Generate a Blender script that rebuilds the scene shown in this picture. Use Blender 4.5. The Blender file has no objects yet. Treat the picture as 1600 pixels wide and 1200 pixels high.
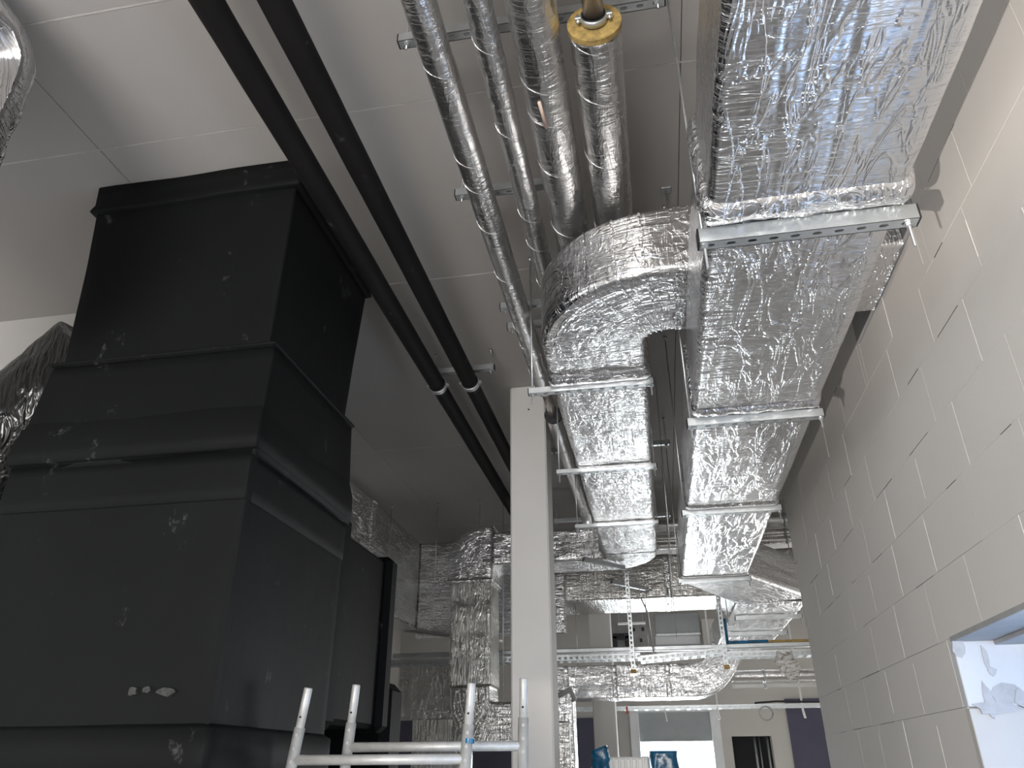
import bpy, math, random
import numpy as np
from mathutils import Matrix, Vector

random.seed(7)
rng = np.random.default_rng(7)
scene = bpy.context.scene
col = scene.collection
H = 1.6                    # eye height; every coordinate below is measured from eye level

# ------------------------------------------------------------------ camera
cam = bpy.data.cameras.new('camera')
cam.sensor_width = 36.0
cam.lens = 36.0 * 1176 / 1600
cam.clip_start = 0.05
cam_o = bpy.data.objects.new('camera', cam)
col.objects.link(cam_o)
f = 1176.0
u = Vector((-10, -2300, f)).normalized()
d = Vector((243, 600, f)); d = (d - d.dot(u) * u).normalized()
r = d.cross(u)
if r.x < 0: r = -r
R = Matrix((r, d, u)) @ Matrix(((1, 0, 0), (0, -1, 0), (0, 0, -1)))
cam_o.matrix_world = Matrix.Translation((0, 0, H)) @ R.to_4x4()
scene.camera = cam_o

# ------------------------------------------------------------------ world, lights, exposure
scene.view_settings.view_transform = 'Standard'
scene.view_settings.look = 'None'
scene.view_settings.exposure = 0.62
scene.view_settings.gamma = 1.0
scene.view_settings.use_curve_mapping = False
world = bpy.data.worlds.new('sky')
scene.world = world
world.use_nodes = True
wn = world.node_tree.nodes
wn['Background'].inputs['Color'].default_value = (0.72, 0.85, 1.0, 1)
wn['Background'].inputs['Strength'].default_value = 0.9

def area(name, loc, target, sx, sy, power, color):
    l = bpy.data.lights.new(name, 'AREA')
    l.shape = 'RECTANGLE'; l.size = sx; l.size_y = sy
    l.energy = power; l.color = color
    o = bpy.data.objects.new(name, l); col.objects.link(o)
    o.location = (loc[0], loc[1], loc[2] + H)
    dv = Vector(target) - Vector(loc)
    o.rotation_euler = dv.to_track_quat('-Z', 'Y').to_euler()
    return o
# daylight in the window openings of the room
area('daylight_window_right', (1.62, 1.9, -0.12), (-1, 1.9, 0.0), 2.9, 1.15, 27, (0.58, 0.73, 1.0))
area('daylight_door_rear', (-1.6, -4.6, -0.5), (-1.2, 0, 0.0), 2.6, 1.9, 250, (1.0, 0.96, 0.92))
area('daylight_window_left', (-7.8, -1.2, 0.2), (0, 0.2, 0.2), 5.5, 2.4, 34, (1.0, 0.94, 0.86))
area('daylight_window_far', (0.19, 15.12, -0.6), (0.19, 0, -0.35), 1.3, 1.95, 85, (0.90, 0.96, 1.0))
area('daylight_window_far_side', (4.4, 15.1, -0.2), (3.5, 0, -0.8), 2.8, 2.2, 130, (1.0, 0.98, 0.95))
# added spot behind the camera, unseen, makes the light band on the block wall
wl = bpy.data.lights.new('added_spot', 'SPOT'); wl.energy = 480; wl.color = (1.0, 0.93, 0.88); wl.shadow_soft_size = 0.02
wl.spot_size = math.radians(66); wl.spot_blend = 0.4
wlo = bpy.data.objects.new('added_spot', wl); col.objects.link(wlo)
wlo.location = (-1.2, -1.2, -1.3 + H)
wlo.rotation_euler = (Vector((1.155, 3.0, 1.75)) - Vector((-1.2, -1.2, -1.3))).to_track_quat('-Z', 'Y').to_euler()

# ------------------------------------------------------------------ noise for the crumpled foil
def vnoise(P, seed=0):
    P = np.asarray(P, float)
    i = np.floor(P).astype(np.int64); fr = P - i
    fr = fr * fr * (3 - 2 * fr)
    def h(a, b, c):
        n = (a * 374761393 + b * 668265263 + c * 2147483647 + seed * 974634777) & 0xffffffff
        n = ((n ^ (n >> 13)) * 1274126177) & 0xffffffff
        n = ((n ^ (n >> 16)) * 2246822519) & 0xffffffff
        return ((n ^ (n >> 15)) & 0xffff) / 65535.0 * 2 - 1
    out = 0
    for a in (0, 1):
        for b in (0, 1):
            for c in (0, 1):
                w = (fr[:, 0] if a else 1 - fr[:, 0]) * (fr[:, 1] if b else 1 - fr[:, 1]) * (fr[:, 2] if c else 1 - fr[:, 2])
                out = out + w * h(i[:, 0] + a, i[:, 1] + b, i[:, 2] + c)
    return out

# ------------------------------------------------------------------ materials
MAT = {}
def mat(name):
    m = bpy.data.materials.new(name); m.use_nodes = True
    MAT[name] = m
    nt = m.node_tree
    return m, nt, nt.nodes['Principled BSDF']
def N(nt, t, **kw):
    n = nt.nodes.new(t)
    for k, v in kw.items():
        if k in n.inputs: n.inputs[k].default_value = v
        else: setattr(n, k, v)
    return n
def ramp(nt, src, p0, c0, p1, c1):
    n = nt.nodes.new('ShaderNodeValToRGB')
    n.color_ramp.elements[0].position = p0; n.color_ramp.elements[0].color = (*c0, 1)
    n.color_ramp.elements[1].position = p1; n.color_ramp.elements[1].color = (*c1, 1)
    nt.links.new(src, n.inputs[0]); return n.outputs[0]
def mapping(nt, src, sc, rot=(0, 0, 0)):
    n = nt.nodes.new('ShaderNodeMapping'); n.inputs['Scale'].default_value = sc; n.inputs['Rotation'].default_value = rot
    nt.links.new(src, n.inputs[0]); return n.outputs[0]

def plain(name, c, rough=0.6, metal=0.0, var=0.06, scale=3.0, bump=0.0, bscale=60, spec=None):
    m, nt, b = mat(name)
    tc = N(nt, 'ShaderNodeTexCoord')
    n = N(nt, 'ShaderNodeTexNoise', Scale=scale, Detail=4.0, Roughness=0.6)
    nt.links.new(tc.outputs['Object'], n.inputs['Vector'])
    lo = tuple(max(0, x * (1 - var)) for x in c); hi = tuple(min(1, x * (1 + var)) for x in c)
    nt.links.new(ramp(nt, n.outputs[0], 0.3, lo, 0.7, hi), b.inputs['Base Color'])
    b.inputs['Roughness'].default_value = rough; b.inputs['Metallic'].default_value = metal
    if spec is not None: b.inputs['Specular IOR Level'].default_value = spec
    if bump:
        n2 = N(nt, 'ShaderNodeTexNoise', Scale=bscale, Detail=3.0)
        nt.links.new(tc.outputs['Object'], n2.inputs['Vector'])
        bp = N(nt, 'ShaderNodeBump', Strength=bump, Distance=0.004)
        nt.links.new(n2.outputs[0], bp.inputs['Height']); nt.links.new(bp.outputs[0], b.inputs['Normal'])
    return m

def foil(name, base=(0.86, 0.86, 0.87), rough=0.24, fine=0.35, crump=0.35, folds=0.5, cross=(5.0, 70.0, 1), long_=(16.0, 2.2, 1), ridge=0.3):
    """Aluminium facing; UV is in metres: u round the section, v along the run."""
    m, nt, b = mat(name); L = nt.links
    uv = N(nt, 'ShaderNodeUVMap')
    # fine creases across the run
    n1 = N(nt, 'ShaderNodeTexNoise', Scale=1.0, Detail=3.0, Roughness=0.55, Distortion=0.6)
    L.new(mapping(nt, uv.outputs[0], cross), n1.inputs['Vector'])
    h1 = ramp(nt, n1.outputs[0], 0.47, (0, 0, 0), 0.60, (1, 1, 1))
    # ridged creases: |noise-0.5|
    n4 = N(nt, 'ShaderNodeTexNoise', Scale=1.0, Detail=2.0, Roughness=0.5, Distortion=1.2)
    L.new(mapping(nt, uv.outputs[0], (cross[0] * 0.7, cross[1] * 0.33, 1), (0, 0, 0.06)), n4.inputs['Vector'])
    s = N(nt, 'ShaderNodeMath', operation='SUBTRACT'); s.inputs[1].default_value = 0.5; L.new(n4.outputs[0], s.inputs[0])
    a = N(nt, 'ShaderNodeMath', operation='ABSOLUTE'); L.new(s.outputs[0], a.inputs[0])
    h4 = ramp(nt, a.outputs[0], 0.0, (1, 1, 1), 0.035, (0, 0, 0))
    # crumple cells
    v = N(nt, 'ShaderNodeTexVoronoi', Scale=1.0, feature='DISTANCE_TO_EDGE')
    nd = N(nt, 'ShaderNodeTexNoise', Scale=9.0, Detail=2.0)
    L.new(uv.outputs[0], nd.inputs['Vector'])
    mx = N(nt, 'ShaderNodeMix', data_type='VECTOR', Factor=0.12); L.new(uv.outputs[0], mx.inputs[4]); L.new(nd.outputs['Color'], mx.inputs[5])
    L.new(mapping(nt, mx.outputs[1], (18, 26, 1)), v.inputs['Vector'])
    # long soft folds along the run
    n3 = N(nt, 'ShaderNodeTexNoise', Scale=1.0, Detail=2.0, Roughness=0.5, Distortion=0.5)
    L.new(mapping(nt, uv.outputs[0], long_), n3.inputs['Vector'])
    b3 = N(nt, 'ShaderNodeBump', Strength=folds, Distance=0.02); L.new(n3.outputs[0], b3.inputs['Height'])
    b2 = N(nt, 'ShaderNodeBump', Strength=crump, Distance=0.006); L.new(v.outputs['Distance'], b2.inputs['Height']); L.new(b3.outputs[0], b2.inputs['Normal'])
    b1 = N(nt, 'ShaderNodeBump', Strength=fine, Distance=0.004); L.new(h1, b1.inputs['Height']); L.new(b2.outputs[0], b1.inputs['Normal'])
    b4 = N(nt, 'ShaderNodeBump', Strength=fine, Distance=0.004); L.new(h4, b4.inputs['Height']); L.new(b1.outputs[0], b4.inputs['Normal'])
    # long random creases in every direction
    n5 = N(nt, 'ShaderNodeTexNoise', Scale=1.0, Detail=3.0, Roughness=0.6, Distortion=0.8)
    L.new(mapping(nt, uv.outputs[0], (13, 3.2, 1), (0, 0, 0.08)), n5.inputs['Vector'])
    s5 = N(nt, 'ShaderNodeMath', operation='SUBTRACT'); s5.inputs[1].default_value = 0.5; L.new(n5.outputs[0], s5.inputs[0])
    a5 = N(nt, 'ShaderNodeMath', operation='ABSOLUTE'); L.new(s5.outputs[0], a5.inputs[0])
    h5 = ramp(nt, a5.outputs[0], 0.0, (1, 1, 1), 0.05, (0, 0, 0))
    b5 = N(nt, 'ShaderNodeBump', Strength=ridge, Distance=0.007); L.new(h5, b5.inputs['Height']); L.new(b4.outputs[0], b5.inputs['Normal'])
    L.new(b5.outputs[0], b.inputs['Normal'])
    nr = N(nt, 'ShaderNodeTexNoise', Scale=2.5, Detail=3.0); L.new(uv.outputs[0], nr.inputs['Vector'])
    mr = N(nt, 'ShaderNodeMapRange'); mr.inputs['To Min'].default_value = rough * 0.6; mr.inputs['To Max'].default_value = rough * 1.5
    L.new(nr.outputs[0], mr.inputs[0]); L.new(mr.outputs[0], b.inputs['Roughness'])
    b.inputs['Base Color'].default_value = (*base, 1); b.inputs['Metallic'].default_value = 1.0
    return m

foil('foil_duct', ridge=0.32, rough=0.22, fine=0.3, crump=0.2, folds=0.6, cross=(4.0, 48.0, 1), long_=(10.0, 1.0, 1))
foil('foil_branch', rough=0.22, fine=0.4, crump=0.22, folds=0.5, cross=(7, 42, 1), long_=(11, 2.2, 1))
foil('foil_tape', rough=0.2, fine=0.5, crump=0.6, folds=0.5, cross=(14, 40, 1))
foil('foil_pipe', ridge=0.15, base=(0.80, 0.79, 0.78), rough=0.27, fine=0.22, crump=0.15, folds=0.25, cross=(6, 45, 1), long_=(5, 3, 1))
foil('foil_drop', base=(0.66, 0.66, 0.63), rough=0.26, fine=0.4, crump=0.15, folds=0.3, cross=(45, 4, 1), long_=(3, 9, 1))
foil('foil_dark', base=(0.70, 0.69, 0.67), rough=0.3, fine=0.35, crump=0.3, folds=0.4, cross=(3, 40, 1))
plain('steel_zinc', (0.66, 0.69, 0.70), 0.38, 0.9, 0.08, 12, 0.1, 200)
plain('steel_rod', (0.62, 0.64, 0.65), 0.38, 0.9, 0.1, 30)
plain('steel_bare', (0.55, 0.50, 0.46), 0.30, 0.9, 0.12, 8)
plain('alu_scaffold', (0.62, 0.62, 0.60), 0.48, 0.35, 0.12, 18, 0.15, 120)
plain('dark_hole', (0.01, 0.01, 0.01), 0.9)
plain('rubber_black', (0.015, 0.015, 0.016), 0.6)
plain('cork_ring', (0.42, 0.29, 0.10), 0.8, 0, 0.35, 40, 0.3, 150)
plain('plaster_ceiling', (0.43, 0.412, 0.394), 0.85, 0, 0.03, 0.7, 0.1, 40)
plain('joint_filler', (0.72, 0.69, 0.655), 0.9, 0, 0.1, 8)
plain('ceiling_joint', (0.56, 0.54, 0.51), 0.9, 0, 0.25, 6)
plain('block_paint', (0.71, 0.685, 0.65), 0.8, 0, 0.025, 1.2, 0.12, 35)
plain('mortar', (0.34, 0.32, 0.30), 0.95, 0, 0.25, 20, 0.3, 80)
plain('joint_dark', (0.10, 0.095, 0.09), 0.95, 0, 0.3, 20)
plain('wall_plaster', (0.56, 0.54, 0.515), 0.85, 0, 0.04, 1.0, 0.1, 40)
plain('wall_violet', (0.085, 0.083, 0.125), 0.8, 0, 0.08, 2.0)
plain('column_paint', (0.66, 0.645, 0.62), 0.75, 0, 0.02, 2.0, 0.05, 60)
plain('floor_concrete', (0.50, 0.48, 0.455), 0.7, 0, 0.15, 1.5, 0.1, 30)
plain('concrete_grey', (0.36, 0.36, 0.36), 0.85, 0, 0.12, 5.0, 0.3, 50)
plain('smear_grey', (0.50, 0.50, 0.51), 0.9, 0, 0.15, 12.0, 0.3, 50)
plain('foam_white', (0.66, 0.67, 0.69), 0.8, 0, 0.03, 6.0, 0.2, 60)
plain('frame_white', (0.80, 0.82, 0.84), 0.45)
plain('blind_grey', (0.40, 0.43, 0.44), 0.8)
plain('film_blue', (0.01, 0.13, 0.26), 0.22, 0, 0.5, 9.0, 0.6, 25)
plain('bag_white', (0.75, 0.73, 0.70), 0.5, 0, 0.05, 6, 0.4, 30)
plain('panel_dark', (0.03, 0.03, 0.035), 0.6)
plain('tape_red', (0.55, 0.06, 0.03), 0.5)
plain('paper_pink', (0.75, 0.58, 0.48), 0.7)
plain('plastic_grey', (0.45, 0.45, 0.44), 0.6)
plain('scuff_grey', (0.045, 0.045, 0.044), 0.8, 0, 0.5, 60)
plain('lamp_body', (0.85, 0.85, 0.83), 0.4)

# black elastomer insulation: matt, with chalky scuffs
def black_rubber(name, c, rough):
    m, nt, b = mat(name); L = nt.links
    tc = N(nt, 'ShaderNodeTexCoord')
    n = N(nt, 'ShaderNodeTexNoise', Scale=1.3, Detail=3.0); L.new(tc.outputs['Object'], n.inputs['Vector'])
    base = ramp(nt, n.outputs[0], 0.3, tuple(x * 0.8 for x in c), 0.7, tuple(x * 1.25 for x in c))
    n2 = N(nt, 'ShaderNodeTexNoise', Scale=5.0, Detail=8.0, Roughness=0.75); L.new(mapping(nt, tc.outputs['Object'], (1, 1, 0.7)), n2.inputs['Vector'])
    sc = ramp(nt, n2.outputs[0], 0.62, (0, 0, 0), 0.80, (1, 1, 1))
    mx = N(nt, 'ShaderNodeMix', data_type='RGBA'); L.new(sc, mx.inputs[0]); L.new(base, mx.inputs[6]); mx.inputs[7].default_value = (0.16, 0.16, 0.16, 1)
    L.new(mx.outputs[2], b.inputs['Base Color']); b.inputs['Roughness'].default_value = rough
    b.inputs['Specular IOR Level'].default_value = 0.14
    n3 = N(nt, 'ShaderNodeTexNoise', Scale=7.0, Detail=2.0); L.new(tc.outputs['Object'], n3.inputs['Vector'])
    bp = N(nt, 'ShaderNodeBump', Strength=0.25, Distance=0.01); L.new(n3.outputs[0], bp.inputs['Height']); L.new(bp.outputs[0], b.inputs['Normal'])
black_rubber('rubber_insulation', (0.0055, 0.006, 0.0063), 0.62)
black_rubber('rubber_pipe', (0.012, 0.011, 0.011), 0.65)

def glossy_black(name):
    m, nt, b = mat(name)
    tc = N(nt, 'ShaderNodeTexCoord'); n = N(nt, 'ShaderNodeTexNoise', Scale=6.0, Detail=2.0, Distortion=1.0)
    nt.links.new(mapping(nt, tc.outputs['Object'], (3, 3, 0.6)), n.inputs['Vector'])
    bp = N(nt, 'ShaderNodeBump', Strength=1.0, Distance=0.03); nt.links.new(n.outputs[0], bp.inputs['Height']); nt.links.new(bp.outputs[0], b.inputs['Normal'])
    b.inputs['Base Color'].default_value = (0.012, 0.012, 0.012, 1); b.inputs['Roughness'].default_value = 0.18
glossy_black('plastic_black')

def film(name, c, alpha):
    m, nt, b = mat(name)
    tc = N(nt, 'ShaderNodeTexCoord'); n = N(nt, 'ShaderNodeTexNoise', Scale=5.0, Detail=3.0)
    nt.links.new(mapping(nt, tc.outputs['Object'], (1, 4, 0.6)), n.inputs['Vector'])
    nt.links.new(ramp(nt, n.outputs[0], 0.35, tuple(x * 0.5 for x in c), 0.65, c), b.inputs['Base Color'])
    b.inputs['Roughness'].default_value = 0.25; b.inputs['Transmission Weight'].default_value = alpha
    bp = N(nt, 'ShaderNodeBump', Strength=0.8, Distance=0.02); nt.links.new(n.outputs[0], bp.inputs['Height']); nt.links.new(bp.outputs[0], b.inputs['Normal'])
film('film_clear_blue', (0.45, 0.68, 0.98), 0.7)
m, nt, b = mat('glass'); b.inputs['Base Color'].default_value = (0.9, 0.95, 1, 1); b.inputs['Roughness'].default_value = 0.02; b.inputs['Transmission Weight'].default_value = 1.0; b.inputs['IOR'].default_value = 1.02

# ------------------------------------------------------------------ mesh helpers
class MB:
    def __init__(s): s.v = []; s.f = []; s.uv = None
    def box(s, x0, x1, y0, y1, z0, z1, M=None):
        n = len(s.v)
        p = [(x0, y0, z0), (x1, y0, z0), (x1, y1, z0), (x0, y1, z0), (x0, y0, z1), (x1, y0, z1), (x1, y1, z1), (x0, y1, z1)]
        if M is not None: p = [tuple(M @ Vector(q)) for q in p]
        s.v += p
        s.f += [tuple(n + k for k in q) for q in ((0, 3, 2, 1), (4, 5, 6, 7), (0, 1, 5, 4), (1, 2, 6, 5), (2, 3, 7, 6), (3, 0, 4, 7))]
        return s
    def bbox(s, x0, x1, y0, y1, z0, z1, c=0.004):
        """box with chamfered edges (three crossing slabs sharing a hull of 24 corners)"""
        n = len(s.v); P = []
        for sx, X, Xi in ((0, x0, x0 + c), (1, x1, x1 - c)):
            for sy, Y, Yi in ((0, y0, y0 + c), (1, y1, y1 - c)):
                for sz, Z, Zi in ((0, z0, z0 + c), (1, z1, z1 - c)):
                    P += [(X, Yi, Zi), (Xi, Y, Zi), (Xi, Yi, Z)]
        s.v += P
        def I(sx, sy, sz, k): return n + ((sx * 2 + sy) * 2 + sz) * 3 + k
        F = []
        for a in (0, 1):
            q = [I(a, 0, 0, 0), I(a, 1, 0, 0), I(a, 1, 1, 0), I(a, 0, 1, 0)]; F.append(q if a else q[::-1])
            q = [I(0, a, 0, 1), I(0, a, 1, 1), I(1, a, 1, 1), I(1, a, 0, 1)]; F.append(q if a else q[::-1])
            q = [I(0, 0, a, 2), I(1, 0, a, 2), I(1, 1, a, 2), I(0, 1, a, 2)]; F.append(q if a else q[::-1])
        for a in (0, 1):
            for b in (0, 1):
                F.append([I(a, b, 0, 0), I(a, b, 0, 1), I(a, b, 1, 1), I(a, b, 1, 0)])
                F.append([I(a, 0, b, 0), I(a, 0, b, 2), I(a, 1, b, 2), I(a, 1, b, 0)])
                F.append([I(0, a, b, 1), I(0, a, b, 2), I(1, a, b, 2), I(1, a, b, 1)])
                for e in (0, 1): F.append([I(a, b, e, 0), I(a, b, e, 1), I(a, b, e, 2)])
        s.f += [tuple(q) for q in F]
        return s
    def tube(s, pts, rad, n=12, caps=True, inner=None):
        pts = [Vector(p) for p in pts]; k = len(pts)
        rads = rad if isinstance(rad, (list, tuple)) else [rad] * k
        base = len(s.v); ref = None
        for i, p in enumerate(pts):
            t = (pts[min(i + 1, k - 1)] - pts[max(i - 1, 0)]).normalized()
            if ref is None: ref = Vector((0, 0, 1)) if abs(t.z) < 0.9 else Vector((1, 0, 0))
            a = t.cross(ref).normalized(); b = a.cross(t).normalized(); ref = b
            for j in range(n):
                w = 2 * math.pi * j / n
                s.v.append(tuple(p + (a * math.cos(w) + b * math.sin(w)) * rads[i]))
        for i in range(k - 1):
            for j in range(n):
                j2 = (j + 1) % n
                s.f.append((base + i * n + j, base + i * n + j2, base + (i + 1) * n + j2, base + (i + 1) * n + j))
        if caps:
            s.f.append(tuple(base + j for j in range(n))[::-1])
            s.f.append(tuple(base + (k - 1) * n + j for j in range(n)))
        return s
    def ring(s, c, axis, r0, r1, th, n=28):
        """flat annulus with thickness"""
        c = Vector(c); t = Vector(axis).normalized()
        ref = Vector((0, 0, 1)) if abs(t.z) < 0.9 else Vector((1, 0, 0))
        a = t.cross(ref).normalized(); b = a.cross(t).normalized(); base = len(s.v)
        for rr, off in ((r0, -th / 2), (r1, -th / 2), (r1, th / 2), (r0, th / 2)):
            for j in range(n):
                w = 2 * math.pi * j / n
                s.v.append(tuple(c + t * off + (a * math.cos(w) + b * math.sin(w)) * rr))
        for q in range(4):
            for j in range(n):
                j2 = (j + 1) % n; q2 = (q + 1) % 4
                s.f.append((base + q * n + j, base + q * n + j2, base + q2 * n + j2, base + q2 * n + j))
        return s
    def build(s, name, material, parent=None, smooth=False, origin=None):
        me = bpy.data.meshes.new(name)
        V = np.asarray(s.v, float).reshape(-1, 3).copy()
        V[:, 2] += H
        off = np.zeros(3)
        if origin is not None:
            off = np.array([origin[0], origin[1], origin[2] + H]); V -= off
        me.from_pydata(V.tolist(), [], [list(q) for q in s.f])
        if s.uv is not None:
            l = me.uv_layers.new(name='UVMap')
            idx = np.zeros(len(me.loops), np.int32); me.loops.foreach_get('vertex_index', idx)
            uv = np.asarray(s.uv)[idx]
            if getattr(s, 'wrap', None):
                # loops of the closing strip
                per, n = s.wrap
                starts = np.zeros(len(me.polygons), np.int32); me.polygons.foreach_get('loop_start', starts)
                tot = np.zeros(len(me.polygons), np.int32); me.polygons.foreach_get('loop_total', tot)
                for st, tt in zip(starts[tot == 4], tot[tot == 4]):
                    q = uv[st:st + 4, 0]
                    if q.max() - q.min() > per * 0.5: uv[st:st + 4, 0] = np.where(q < per * 0.5, q + per, q)
            l.data.foreach_set('uv', uv.astype(np.float32).ravel())
        me.validate()
        if smooth: me.polygons.foreach_set('use_smooth', [True] * len(me.polygons))
        me.update()
        o = bpy.data.objects.new(name, me); col.objects.link(o)
        o.data.materials.append(MAT[material])
        if parent is not None:
            o.parent = parent
            o.matrix_parent_inverse = parent.matrix_basis.inverted()
        o.location = tuple(off)
        return o

def thing(name, label, cat, loc, group=None):
    o = bpy.data.objects.new(name, None); col.objects.link(o)
    o.location = (loc[0], loc[1], loc[2] + H); o.empty_display_size = 0.1
    return tag(o, label, cat, group)
def tag(o, label, cat, group=None, kind=None):
    o['label'] = label; o['category'] = cat
    if group: o['group'] = group
    if kind: o['kind'] = kind
    return o
def struct(o, label=None):
    o['kind'] = 'structure'
    if label: o['label'] = label
    return o

def densify(path, step):
    P = [np.array(p, float) for p in path]; out = [P[0]]
    for a, b in zip(P[:-1], P[1:]):
        n = max(1, int(round(np.linalg.norm(b - a) / step)))
        for k in range(1, n + 1): out.append(a + (b - a) * k / n)
    return np.array(out)
def arc(c, rad, a0, a1, z, n=14):
    return [(c[0] + rad * math.cos(math.radians(a0 + (a1 - a0) * k / n)), c[1] + rad * math.sin(math.radians(a0 + (a1 - a0) * k / n)), z) for k in range(n + 1)]
def round_rect(w, h, rr, step):
    pts = []
    for cx, cy, a0 in ((w / 2 - rr, h / 2 - rr, 0), (-w / 2 + rr, h / 2 - rr, 90), (-w / 2 + rr, -h / 2 + rr, 180), (w / 2 - rr, -h / 2 + rr, 270)):
        for k in range(5):
            a = math.radians(a0 + 90 * k / 4)
            pts.append(np.array([cx + rr * math.cos(a), cy + rr * math.sin(a)]))
    out = []
    for a, b in zip(pts, pts[1:] + pts[:1]):
        n = max(1, int(round(np.linalg.norm(b - a) / step)))
        for k in range(n): out.append(a + (b - a) * k / n)
    return np.array(out)
def circle(rad, n):
    a = np.linspace(0, 2 * math.pi, n, endpoint=False)
    return np.stack([np.cos(a) * rad, np.sin(a) * rad], 1)

def sweep(name, material, parent, path, ref, sec, step=0.02, amp=0.004, seed=1, scale=None, v0=0.0, caps=True, bulge=None, freq=7.0):
    """Sweep section `sec` (u along path x ref, v along ref) along `path`; crumpled by noise."""
    P = densify(path, step); k = len(P); n = len(sec)
    T = np.zeros_like(P)
    T[1:-1] = P[2:] - P[:-2]; T[0] = P[1] - P[0]; T[-1] = P[-1] - P[-2]
    T /= np.linalg.norm(T, axis=1)[:, None]
    ref = np.array(ref, float); B = np.repeat(ref[None], k, 0)
    A = np.cross(T, B); A /= np.linalg.norm(A, axis=1)[:, None]
    s = np.concatenate([[0], np.cumsum(np.linalg.norm(P[1:] - P[:-1], axis=1))])
    sc = np.ones((k, 2)) if scale is None else np.array([scale(x / s[-1]) for x in s]).reshape(k, -1) * np.ones((1, 2))
    V = P[:, None, :] + A[:, None, :] * (sec[None, :, 0:1] * sc[:, None, 0:1]) + B[:, None, :] * (sec[None, :, 1:2] * sc[:, None, 1:2])
    # section normals
    e = np.roll(sec, -1, 0) - np.roll(sec, 1, 0); nn = np.stack([e[:, 1], -e[:, 0]], 1); nn /= np.linalg.norm(nn, axis=1)[:, None]
    NN = A[:, None, :] * nn[None, :, 0:1] + B[:, None, :] * nn[None, :, 1:2]
    per = np.concatenate([[0], np.cumsum(np.linalg.norm(np.roll(sec, -1, 0) - sec, axis=1))])
    Q = V.reshape(-1, 3)
    if amp:
        dsp = amp * (vnoise(Q * freq, seed) + 0.5 * vnoise(Q * freq * 2.3, seed + 1) + 0.3 * vnoise(Q * freq * 5.1, seed + 2))
        Q = Q + NN.reshape(-1, 3) * dsp[:, None]
    if bulge is not None:
        bz = np.repeat(np.array([bulge(x) for x in s])[:, None], n, 1).reshape(-1)
        Q = Q + NN.reshape(-1, 3) * bz[:, None]
    mb = MB(); mb.v = Q
    i = np.arange(k - 1)[:, None] * n; j = np.arange(n)[None]; j2 = (j + 1) % n
    F = np.stack([i + j, i + j2, i + n + j2, i + n + j], -1).reshape(-1, 4)
    F = F[:, ::-1] if np.dot(np.cross(A[0], B[0]), T[0]) < 0 else F
    mb.f = F.tolist()
    if caps:
        mb.f = mb.f + [list(range(n))[::-1], [(k - 1) * n + q for q in range(n)]]
    uvv = np.zeros((k, n, 2)); uvv[:, :, 0] = per[None, :n]; uvv[:, :, 1] = s[:, None] + v0
    mb.uv = uvv.reshape(-1, 2); mb.wrap = (per[-1], n)
    return mb.build(name, material, parent, smooth=True)

# ------------------------------------------------------------------ the shell of the building
ZC, ZF, XW = 2.82, -1.6, 1.155
# floor
struct(MB().box(-8, 6.4, -4.6, 15.3, ZF - 0.2, ZF).build('floor', 'floor_concrete'))
# ceiling: slabs with filled joints
ceil = struct(MB().box(-8, 6.4, -4.6, 15.3, ZC + 0.03, ZC + 0.25).build('ceiling', 'plaster_ceiling'))
ys = [-4.6, -2.1, 1.745, 2.45, 3.87, 6.62, 9.3, 12.0, 15.3]
xs = [-8, -5.2, -2.58, 0.33, 3.2, 6.4]
for a, b_ in zip(ys[:-1], ys[1:]):
    for c, e in zip(xs[:-1], xs[1:]):
        dz = random.uniform(-0.0015, 0.0015)
        MB().bbox(c + 0.0015, e - 0.0015, a + 0.004, b_ - 0.004, ZC + dz, ZC + 0.03, 0.002).build('slab_panel', 'plaster_ceiling', ceil)
for y in ys[1:-1]:
    segs = sorted(random.uniform(-4.6, 1.5) for _ in range(4))
    MB().box(-8, 6.4, y - 0.004, y + 0.004, ZC + 0.0005 - (0.002 if y < 2 else 0), ZC + 0.03).build('joint_strip', 'ceiling_joint', ceil)

# right wall of plane blocks; opening for a window and for the branch duct
T = 0.30
WY0, WY1, WZ0, WZ1 = 0.35, 3.41, -0.75, 0.456          # window opening
NY0, NY1, NZ0, NZ1 = 2.60, 3.62, 1.93, 2.46           # duct opening near the ceiling
mb = MB()
x0, x1 = XW + 0.006, XW + T
YA, YB = -4.6, 6.385
mb.box(x0, x1, YA, YB, ZF, WZ0)
mb.box(x0, x1, YA, WY0, WZ0, WZ1); mb.box(x0, x1, WY1, YB, WZ0, WZ1)
mb.box(x0, x1, YA, YB, WZ1 + 0.0, NZ0)
mb.box(x0, x1, YA, NY0, NZ0, NZ1); mb.box(x0, x1, NY1, YB, NZ0, NZ1)
mb.box(x0, x1, YA, YB, NZ1, ZC)
wallr = struct(mb.build('wall_right', 'mortar'), 'painted block wall on the right')
zs = [0.206 + 0.2507 * k for k in range(-8, 12)]
offs = {1.961: 2.0, 1.71: 2.164, 1.459: 2.27, 1.209: 2.46, 0.958: 2.276, 0.707: 3.36, 0.457: 3.05, 0.206: 2.95}
blk = 0
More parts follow.
